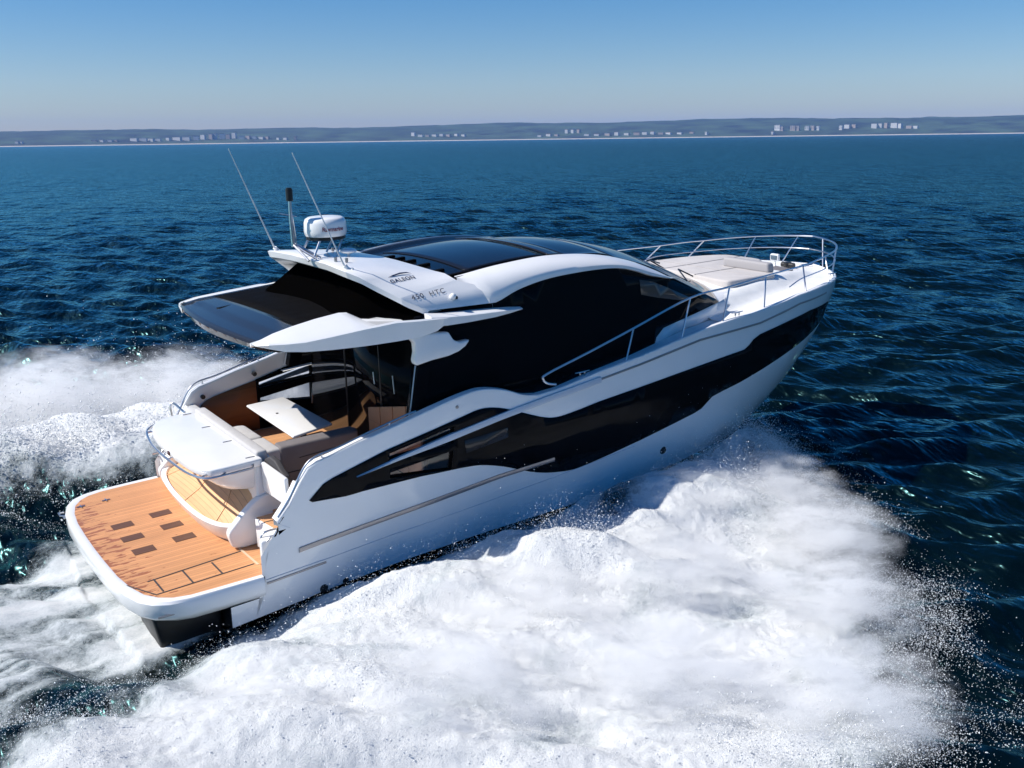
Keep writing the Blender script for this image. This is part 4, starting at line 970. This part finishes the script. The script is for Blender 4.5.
def foam_mat():
    m = bpy.data.materials.new('foam'); m.use_nodes = True; t = m.node_tree; t.nodes.clear()
    o = t.nodes.new('ShaderNodeOutputMaterial'); at = t.nodes.new('ShaderNodeAttribute'); at.attribute_name = 'foaminess'
    g = t.nodes.new('ShaderNodeNewGeometry')
    def noise(sc, det, ro=.6, dist=0):
        n = t.nodes.new('ShaderNodeTexNoise'); n.inputs['Scale'].default_value = sc; n.inputs['Detail'].default_value = det; n.inputs['Roughness'].default_value = ro; n.inputs['Distortion'].default_value = dist
        t.links.new(g.outputs['Position'], n.inputs['Vector']); return n.outputs['Fac']
    def math_(op, a, b_, c=None):
        n = t.nodes.new('ShaderNodeMath'); n.operation = op
        for i, q in enumerate((a, b_, c)):
            if q is None: continue
            if isinstance(q, (int, float)): n.inputs[i].default_value = q
            else: t.links.new(q, n.inputs[i])
        return n.outputs[0]
    n1 = noise(2.2, 8, .68, .6); n2 = noise(16, 5, .7, .8)
    nn = math_('MULTIPLY_ADD', n2, .45, math_('MULTIPLY', n1, .75))       # about .6 mean
    v = math_('SUBTRACT', math_('MULTIPLY_ADD', at.outputs['Fac'], 1.05, .12), nn)
    mr = t.nodes.new('ShaderNodeMapRange'); mr.interpolation_type = 'SMOOTHSTEP'; mr.inputs[1].default_value = -.16; mr.inputs[2].default_value = .30
    t.links.new(v, mr.inputs[0])
    df = t.nodes.new('ShaderNodeBsdfDiffuse')
    cm = t.nodes.new('ShaderNodeMix'); cm.data_type = 'RGBA'; cm.inputs['A'].default_value = (.42, .50, .53, 1); cm.inputs['B'].default_value = (.82, .84, .85, 1)   # wet thin froth / thick froth
    mc = t.nodes.new('ShaderNodeMapRange'); mc.inputs[1].default_value = -.02; mc.inputs[2].default_value = .50
    n4 = noise(38, 3, .7); t.links.new(math_('SUBTRACT', math_('ADD', v, .22), math_('MULTIPLY', n4, .40)), mc.inputs[0]); t.links.new(mc.outputs[0], cm.inputs['Factor']); t.links.new(cm.outputs['Result'], df.inputs[0])
    tl = t.nodes.new('ShaderNodeBsdfTranslucent'); tl.inputs[0].default_value = (.80, .86, .90, 1)
    gl = t.nodes.new('ShaderNodeBsdfGlossy'); gl.inputs['Roughness'].default_value = .25; gl.inputs[0].default_value = (.9, .9, .9, 1)
    bp = t.nodes.new('ShaderNodeBump'); bp.inputs['Strength'].default_value = 1.0; bp.inputs['Distance'].default_value = .02; t.links.new(noise(48, 6, .8), bp.inputs['Height'])
    for s in (df, tl, gl): t.links.new(bp.outputs[0], s.inputs['Normal'])
    m1 = t.nodes.new('ShaderNodeMixShader'); m1.inputs[0].default_value = .10; t.links.new(df.outputs[0], m1.inputs[1]); t.links.new(tl.outputs[0], m1.inputs[2])
    m2 = t.nodes.new('ShaderNodeMixShader'); m2.inputs[0].default_value = .05; t.links.new(m1.outputs[0], m2.inputs[1]); t.links.new(gl.outputs[0], m2.inputs[2])
    tr = t.nodes.new('ShaderNodeBsdfTransparent'); m3 = t.nodes.new('ShaderNodeMixShader')
    t.links.new(mr.outputs[0], m3.inputs[0]); t.links.new(tr.outputs[0], m3.inputs[1]); t.links.new(m2.outputs[0], m3.inputs[2]); t.links.new(m3.outputs[0], o.inputs[0])
    return m
foam = plain('wake_foam', vv_, fq, foam_mat(), 'stuff')
foam['label'] = 'churned white foam of the wake spreading on both sides of the yacht'; foam['category'] = 'foam'
a_ = foam.data.attributes.new('foaminess', 'FLOAT', 'POINT'); a_.data.foreach_set('value', D.reshape(-1)[used].astype(np.float32))
# droplets -----------------------------------------------------------------------------
def hgt(x, y): return mound(x, y) + waves(x, y, np.full(x.shape, .055))
TET = np.array([[1, 1, 1], [1, -1, -1], [-1, 1, -1], [-1, -1, 1]]) * .6; TF = np.array([[0, 1, 2], [0, 3, 1], [0, 2, 3], [1, 3, 2]])
def droplets(pts, size):
    n = len(pts); q = rng.normal(size=(n, 3, 3)); q, _ = np.linalg.qr(q)
    v = np.einsum('nij,kj->nki', q, TET) * size[:, None, None] + pts[:, None, :]
    f = (TF[None] + (np.arange(n) * 4)[:, None, None]).reshape(-1, 3); return v.reshape(-1, 3), f
def scatter(n, x0, x1, y0, y1, wfun, hs):
    out = []; tot = 0
    while tot < n:
        x = rng.uniform(x0, x1, n); y = rng.uniform(y0, y1, n); k = rng.rand(n) < wfun(x, y); x, y = x[k], y[k]
        out.append(np.stack([x, y], -1)); tot += len(x)
    p = np.concatenate(out)[:n]; h = hgt(p[:, 0], p[:, 1]) + rng.exponential(1, n) * (hs(p[:, 0], p[:, 1]) if callable(hs) else hs) - .02
    return np.column_stack([p, h])
def clump(x, y, sc=1.6, s=0, lo=.45, hi=.65): return np.clip((fbm(x * sc, y * sc, 4, s) - lo) / (hi - lo), 0, 1)
def band(poly, c, wd): return lambda x, y: np.exp(-(((SDS(x, y) if poly is P_STB else sdp(x, y, poly)) - c) / wd) ** 2)
sets = []
sets.append(scatter(330000, -2.5, 12, -9, 0, lambda x, y: (sdp(x, y, P_STB) > -.3) * (.25 + clump(x, y, 1.2, 1)) * .8 * (np.abs(y) > hullw(x)), lambda x, y: .045 + .09 * clump(x, y, .9, 3, .4, .6)))
bo_ = band(P_STB, .0, .5); sets.append(scatter(170000, 4, 12.5, -9.3, -.8, lambda x, y: bo_(x, y) * clump(x, y, 1.5, 2, .40, .62), .10))
bo2 = band(P_STB, -.45, .55); sets.append(scatter(40000, 4, 13, -10, -.8, lambda x, y: bo2(x, y) * clump(x, y, 2.2, 4, .45, .6), .09))
sets.append(scatter(60000, 7, 12, -4.8, -1.9, lambda x, y: (sdp(x, y, P_STB) > -.1) * clump(x, y, 1.1, 5, .38, .6) * np.exp(-((x - 9.3) / 1.4) ** 2), .13))
bp_ = band(P_PRT, .35, .8); sets.append(scatter(170000, -3, 9.5, 3, 10.5, lambda x, y: bp_(x, y) * (y > 4) * clump(x, y, 1.2, 6, .34, .6), .23))
sets.append(scatter(22000, -2.5, 2.2, -3.3, 5.4, lambda x, y: clump(x, y, 2.0, 7, .42, .62) * .9, .05))
pts = np.concatenate(sets); n_ = len(pts)
out_ = ~((np.abs(pts[:, 1]) < hullw(pts[:, 0]) + .06) & (pts[:, 0] > .3)); pts = pts[out_]; n_ = len(pts)
size = np.exp(rng.normal(math.log(.0034), .50, n_)); size = np.clip(size, .0014, .011) * np.where(pts[:, 1] > 3, 1.8, 1.0)
dvv, dff = droplets(pts, size)
drop_m = bpy.data.materials.new('droplets'); drop_m.use_nodes = True; t = drop_m.node_tree; b_ = t.nodes['Principled BSDF']
b_.inputs['Base Color'].default_value = (.88, .90, .92, 1); b_.inputs['Roughness'].default_value = .25
spray = plain('spray', dvv, dff, drop_m, 'stuff', smooth=False)
spray['label'] = 'fine white spray droplets thrown up along the wake'; spray['category'] = 'spray'

# airborne mist: soft clouds of fine spray over the breaking crests
def cloud(name, blobs, dens, label, box_):
    b = bmesh.new(); bmesh.ops.create_cube(b, size=1.0); m = bpy.data.materials.new(name); m.use_nodes = True; t = m.node_tree; t.nodes.clear()
    o = from_bm(name, b, m, None); (x0, x1, y0, y1, z0, z1) = box_
    o.location = ((x0 + x1) / 2, (y0 + y1) / 2, (z0 + z1) / 2); o.scale = (x1 - x0, y1 - y0, z1 - z0)
    o['kind'] = 'stuff'; o['label'] = label; o['category'] = 'mist'
    out = t.nodes.new('ShaderNodeOutputMaterial'); pv = t.nodes.new('ShaderNodeVolumePrincipled'); g = t.nodes.new('ShaderNodeNewGeometry')
    pv.inputs['Color'].default_value = (.995, .997, 1, 1); pv.inputs['Anisotropy'].default_value = 0
    nz = t.nodes.new('ShaderNodeTexNoise'); nz.inputs['Scale'].default_value = 3.4; nz.inputs['Detail'].default_value = 6; nz.inputs['Roughness'].default_value = .72
    mpz = t.nodes.new('ShaderNodeMapping'); mpz.vector_type = 'TEXTURE'; mpz.inputs['Rotation'].default_value = (0, 0, math.radians(-36)); mpz.inputs['Scale'].default_value = (2.0, .75, .8)
    t.links.new(g.outputs['Position'], mpz.inputs[0]); t.links.new(mpz.outputs[0], nz.inputs['Vector'])
    acc = None
    for c, rx, rz in blobs:
        v = t.nodes.new('ShaderNodeVectorMath'); v.operation = 'SUBTRACT'; v.inputs[1].default_value = c; t.links.new(g.outputs['Position'], v.inputs[0])
        d = t.nodes.new('ShaderNodeVectorMath'); d.operation = 'DIVIDE'; d.inputs[1].default_value = (rx * .85, rx * .85, rz * .8); t.links.new(v.outputs[0], d.inputs[0])
        l = t.nodes.new('ShaderNodeVectorMath'); l.operation = 'LENGTH'; t.links.new(d.outputs[0], l.inputs[0])
        q = t.nodes.new('ShaderNodeMath'); q.operation = 'SUBTRACT'; q.inputs[0].default_value = 1; q.use_clamp = True; t.links.new(l.outputs['Value'], q.inputs[1])
        if acc is None: acc = q.outputs[0]
        else:
            a = t.nodes.new('ShaderNodeMath'); a.operation = 'ADD'; t.links.new(acc, a.inputs[0]); t.links.new(q.outputs[0], a.inputs[1]); acc = a.outputs[0]
    # density = K * clamp(acc + (noise - .62) * 1.5)
    n2 = t.nodes.new('ShaderNodeMath'); n2.operation = 'MULTIPLY_ADD'; n2.inputs[1].default_value = 5.0; n2.inputs[2].default_value = -2.75; t.links.new(nz.outputs['Fac'], n2.inputs[0])
    ad = t.nodes.new('ShaderNodeMath'); ad.operation = 'ADD'; t.links.new(acc, ad.inputs[0]); t.links.new(n2.outputs[0], ad.inputs[1]); ad.use_clamp = True
    gt_ = t.nodes.new('ShaderNodeMath'); gt_.operation = 'MINIMUM'; t.links.new(ad.outputs[0], gt_.inputs[0]); t.links.new(acc, gt_.inputs[1])
    k = t.nodes.new('ShaderNodeMath'); k.operation = 'MULTIPLY'; k.inputs[1].default_value = dens; t.links.new(gt_.outputs[0], k.inputs[0]); t.links.new(k.outputs[0], pv.inputs['Density'])
    t.links.new(pv.outputs[0], out.inputs['Volume'])
    return o
cloud('spray_mist', [((9.4, -2.3, .45), .9, .6), ((8.6, -3.4, .5), 1.15, .65), ((7.8, -4.7, .5), 1.2, .65), ((6.6, -5.7, .45), 1.2, .6), ((5.2, -6.9, .4), 1.25, .5), ((7.4, -3.0, .55), 1.1, .6), ((5.8, -4.2, .5), 1.3, .5), ((4.2, -5.6, .45), 1.4, .45), ((2.6, -4.6, .4), 1.5, .40), ((4.2, -3.6, .4), 1.4, .40), ((1.0, -3.9, .3), 1.3, .35)],
      9.0, 'soft white mist above the starboard wake', (-.6, 11.0, -8.8, -1.9, -.05, 1.3))
cloud('spray_mist', [((-.8, 8.0, .6), 2.2, 1.2), ((1.6, 8.0, .6), 2.2, 1.3), ((3.8, 7.5, .5), 2.0, 1.2), ((5.8, 6.2, .4), 1.7, 1.0)],
      5.0, 'soft white mist above the port wake behind the yacht', (-3.4, 7.8, 4.6, 10.6, -.05, 2.0))
scene.cycles.volume_step_rate = 1.0; scene.cycles.volume_max_steps = 256
# =====================================================================
# far shore: wooded ridge, beach, buildings
# =====================================================================
cfx, cfy = RW[2][0], RW[2][1]; va = math.atan2(cfy, cfx)     # bearing of the view
def bearing(u): return va - math.atan2((u - 512), F / math.cos(math.radians(14.05)) * 1.0)
def far(u, dist, z=0.0):
    a = bearing(u); return (CW[0] + dist * math.cos(a), CW[1] + dist * math.sin(a), z)
SD = 4200.0
def ridge_h(u, s):
    base = np.interp(u, [-900, -200, 0, 90, 160, 200, 280, 400, 512, 700, 860, 1024, 1300, 2200], [66, 68, 70, 76, 78, 68, 72, 78, 82, 84, 84, 80, 76, 70])
    return base
rows_v, cols = [], 420
us = np.linspace(-900, 1950, cols); depth = [0, 12, 40, 120, 300, 520, 800, 1200]; prof_ = [.2, 1.5, 4, .22, .5, .78, .95, 1.0]
V = []
for di, (dp, pf) in enumerate(zip(depth, prof_)):
    for u in us:
        x, y, _ = far(u, SD + dp + 60 * math.sin(u * .004))
        h = pf if di < 3 else ridge_h(u, di) * pf * (.84 + .30 * float(fbm(np.array([u * .012 + di]), np.array([di * .7]), 4, 2)[0])) + 3.5 * float(vn(np.array([u * .25]), np.array([di * 3.1]), 3)[0])
        V.append((x, y, h))
Fq = [(i * cols + j, i * cols + j + 1, (i + 1) * cols + j + 1, (i + 1) * cols + j) for i in range(len(depth) - 1) for j in range(cols - 1)]
hm = mat('wooded_hill', (.034, .062, .030), .9, var=.85, scale=.009)
hills = plain('hills', np.array(V), np.array(Fq), hm)
V = []; 
for u in us:
    for dd, z in ((-30, -.3), (-4, 1.2), (30, 3.2)):
        x, y, _ = far(u, SD + dd + 60 * math.sin(u * .004)); V.append((x, y, z))
Fq = [(3 * j + k, 3 * j + 3 + k, 3 * j + 4 + k, 3 * j + 1 + k) for j in range(cols - 1) for k in range(2)]
plain('beach', np.array(V), np.array(Fq), mat('sand', (.50, .44, .36), .9, var=.2, scale=.05))
# buildings: (u, width px, top px above waterline, bottom px)
bw = mat('render_white', (.46, .46, .45), .8); bk = mat('render_buff', (.30, .25, .21), .8); wm = mat('far_window', (.08, .10, .13), .3)
rf_ = mat('roof_tile', (.30, .13, .08), .8); rg_ = mat('roof_grey', (.25, .25, .26), .8)
mpp = SD / F
def building(u, wpx, hpx, bpx, mt_, rmat, label, group, dist):
    cx_, cy_, _ = far(u, dist); a = bearing(u)
    wd = wpx * mpp; h0 = bpx * mpp + 1; h1 = h0 + hpx * .8 * mpp; dp = max(12, wd * .35)
    root = bpy.data.objects.new('apartment_block', None); scene.collection.objects.link(root)
    root.location = (cx_, cy_, h0); root.rotation_euler = (0, 0, a - math.pi / 2 + random.uniform(-.8, -.2))
    root['label'] = label; root['category'] = 'building'; root['group'] = group
    H_ = h1 - h0
    box('wall', -wd / 2, wd / 2, -dp / 2, dp / 2, -h0, H_, mt_, root, bev=0)
    if hpx >= 3.8:
        fl_ = 3; nc = max(2, int(round(wd / 9)))
        for i in range(fl_):
            for j in range(nc):
                x0 = -wd / 2 + (j + .2) * wd / nc; z0 = (i + .3) * H_ / fl_; b = bmesh.new()
                q = [(x0, -dp / 2 - .05, z0), (x0 + wd / nc * .6, -dp / 2 - .05, z0), (x0 + wd / nc * .6, -dp / 2 - .05, z0 + H_ / fl_ * .5), (x0, -dp / 2 - .05, z0 + H_ / fl_ * .5)]
                b.faces.new([b.verts.new(p) for p in q]); from_bm('window', b, wm, root, recalc=False)
    box('roof', -wd / 2 - .3, wd / 2 + .3, -dp / 2 - .3, dp / 2 + .3, H_, H_ + .8, rmat, root, bev=0)
L1 = [(21, 3, 2.2, 2.5), (25, 3, 2, 2.4), (98, 5, 2, 3.2), (106, 4, 2, 3), (114, 4, 2.2, 3), (120, 3, 2, 3)]
L2 = [(138, 8, 3, 3.5), (147, 7, 3, 3.5), (155, 6, 2.6, 3.3), (162, 5, 2.6, 3.2), (172, 4, 2.5, 4), (181, 9, 3, 4), (190, 8, 3, 4)]
L3 = [(200, 5, 2.5, 5), (207, 5, 3, 6), (215, 4, 3.5, 6), (219, 3, 4, 6.2), (226, 5, 3, 7), (232, 4, 2.5, 6.5), (238, 4, 3.2, 7.5), (245, 5, 2.5, 5), (252, 5, 2.6, 5), (258, 4, 2.6, 4.6), (265, 5, 2.2, 4.2), (271, 4, 2.6, 4), (282, 3, 2.5, 2.8), (289, 4, 2.5, 2.8), (299, 2.5, 5, 2.5)]
L4 = [(417, 4, 3.5, 5.5), (424, 5, 2.6, 4), (431, 4, 2.5, 3.8), (438, 5, 2.6, 4), (445, 4, 3, 4.2), (452, 5, 2.4, 4), (460, 4, 2.6, 4.4), (467, 4, 2.2, 4)]
L5 = [(543, 4, 2, 2.4), (552, 5, 2.6, 3), (560, 4, 2, 3), (570, 3, 2.8, 7), (576, 3, 2.6, 7), (582, 3, 2.6, 7), (590, 5, 2.4, 2.6), (600, 5, 2.2, 2.6), (611, 6, 2.6, 2.8), (620, 4, 3.6, 3), (630, 5, 2.4, 3), (640, 6, 3, 2.8), (648, 5, 3.2, 3), (656, 4, 3.8, 3), (664, 5, 2.6, 3), (672, 6, 2.4, 3), (683, 5, 2.2, 3), (695, 4, 2.2, 3.4), (710, 2.5, 4.5, 1.5), (776, 2, 4, 1.2)]
L6 = [(781, 7, 5, 6.5), (785, 3, 3.8, 6), (796, 5, 4.6, 6), (800, 5, 4.4, 6), (810, 4, 4, 6), (816, 4, 4.2, 6), (821, 3, 3.8, 6)]
L7 = [(844, 3, 4, 6), (850, 5, 2.4, 8), (857, 4, 2, 8.4), (877, 5, 3, 8), (883, 3, 2.6, 8.4), (889, 3, 3.6, 8), (897, 6, 3.4, 8), (903, 4, 3, 7.6), (912, 5, 1.8, 6.5), (918, 5, 1.6, 6.5)]
for L_, lb, gr in ((L1, 'tiny pale building on the far shore at the left edge', 'low pale buildings at the far left of the shore'), (L2, 'long low white block on the far shore left of the aerials', 'long low white blocks on the far shore'),
                   (L3, 'small white building in the dense town cluster above the left aerial', 'town cluster above the left aerial'), (L4, 'small white building on the far shore above the cabin roof', 'town cluster above the cabin roof'),
                   (L5, 'small building low along the beach right of centre', 'low buildings along the beach right of centre'), (L6, 'broad high-rise block on the far ridge above the bow rail', 'high-rise blocks above the bow rail'),
                   (L7, 'small white building high on the ridge right of the high-rise blocks', 'buildings high on the ridge at the right')):
    for k, (u, wp, hp, bp__) in enumerate(L_):
        building(u, wp, hp, bp__, bk if (k % 3 == 2 and L_ is not L2) or L_ is L6 and k % 2 else bw, rf_ if (k % 2 and L_ is L5) else rg_, lb, gr, SD + 60 * math.sin(u * .004) + (45 + bp__ * 18))
# =====================================================================
# haze
# =====================================================================
b = bmesh.new(); bmesh.ops.create_cube(b, size=1.0)
hz = from_bm('haze', b, bpy.data.materials.new('haze_air'), None)
hz.scale = (15000, 15000, 172); hz.location = (0, 0, 80); hz['kind'] = 'stuff'; hz['label'] = 'thin bluish haze over the water towards the far shore'; hz['category'] = 'haze'
m = bpy.data.materials['haze_air']; m.use_nodes = True; t = m.node_tree; t.nodes.clear(); o = t.nodes.new('ShaderNodeOutputMaterial'); pv = t.nodes.new('ShaderNodeVolumePrincipled')
pv.inputs['Color'].default_value = (.26, .47, 1.0, 1); pv.inputs['Density'].default_value = 0.75e-4; pv.inputs['Anisotropy'].default_value = 0.0
t.links.new(pv.outputs[0], o.inputs['Volume'])
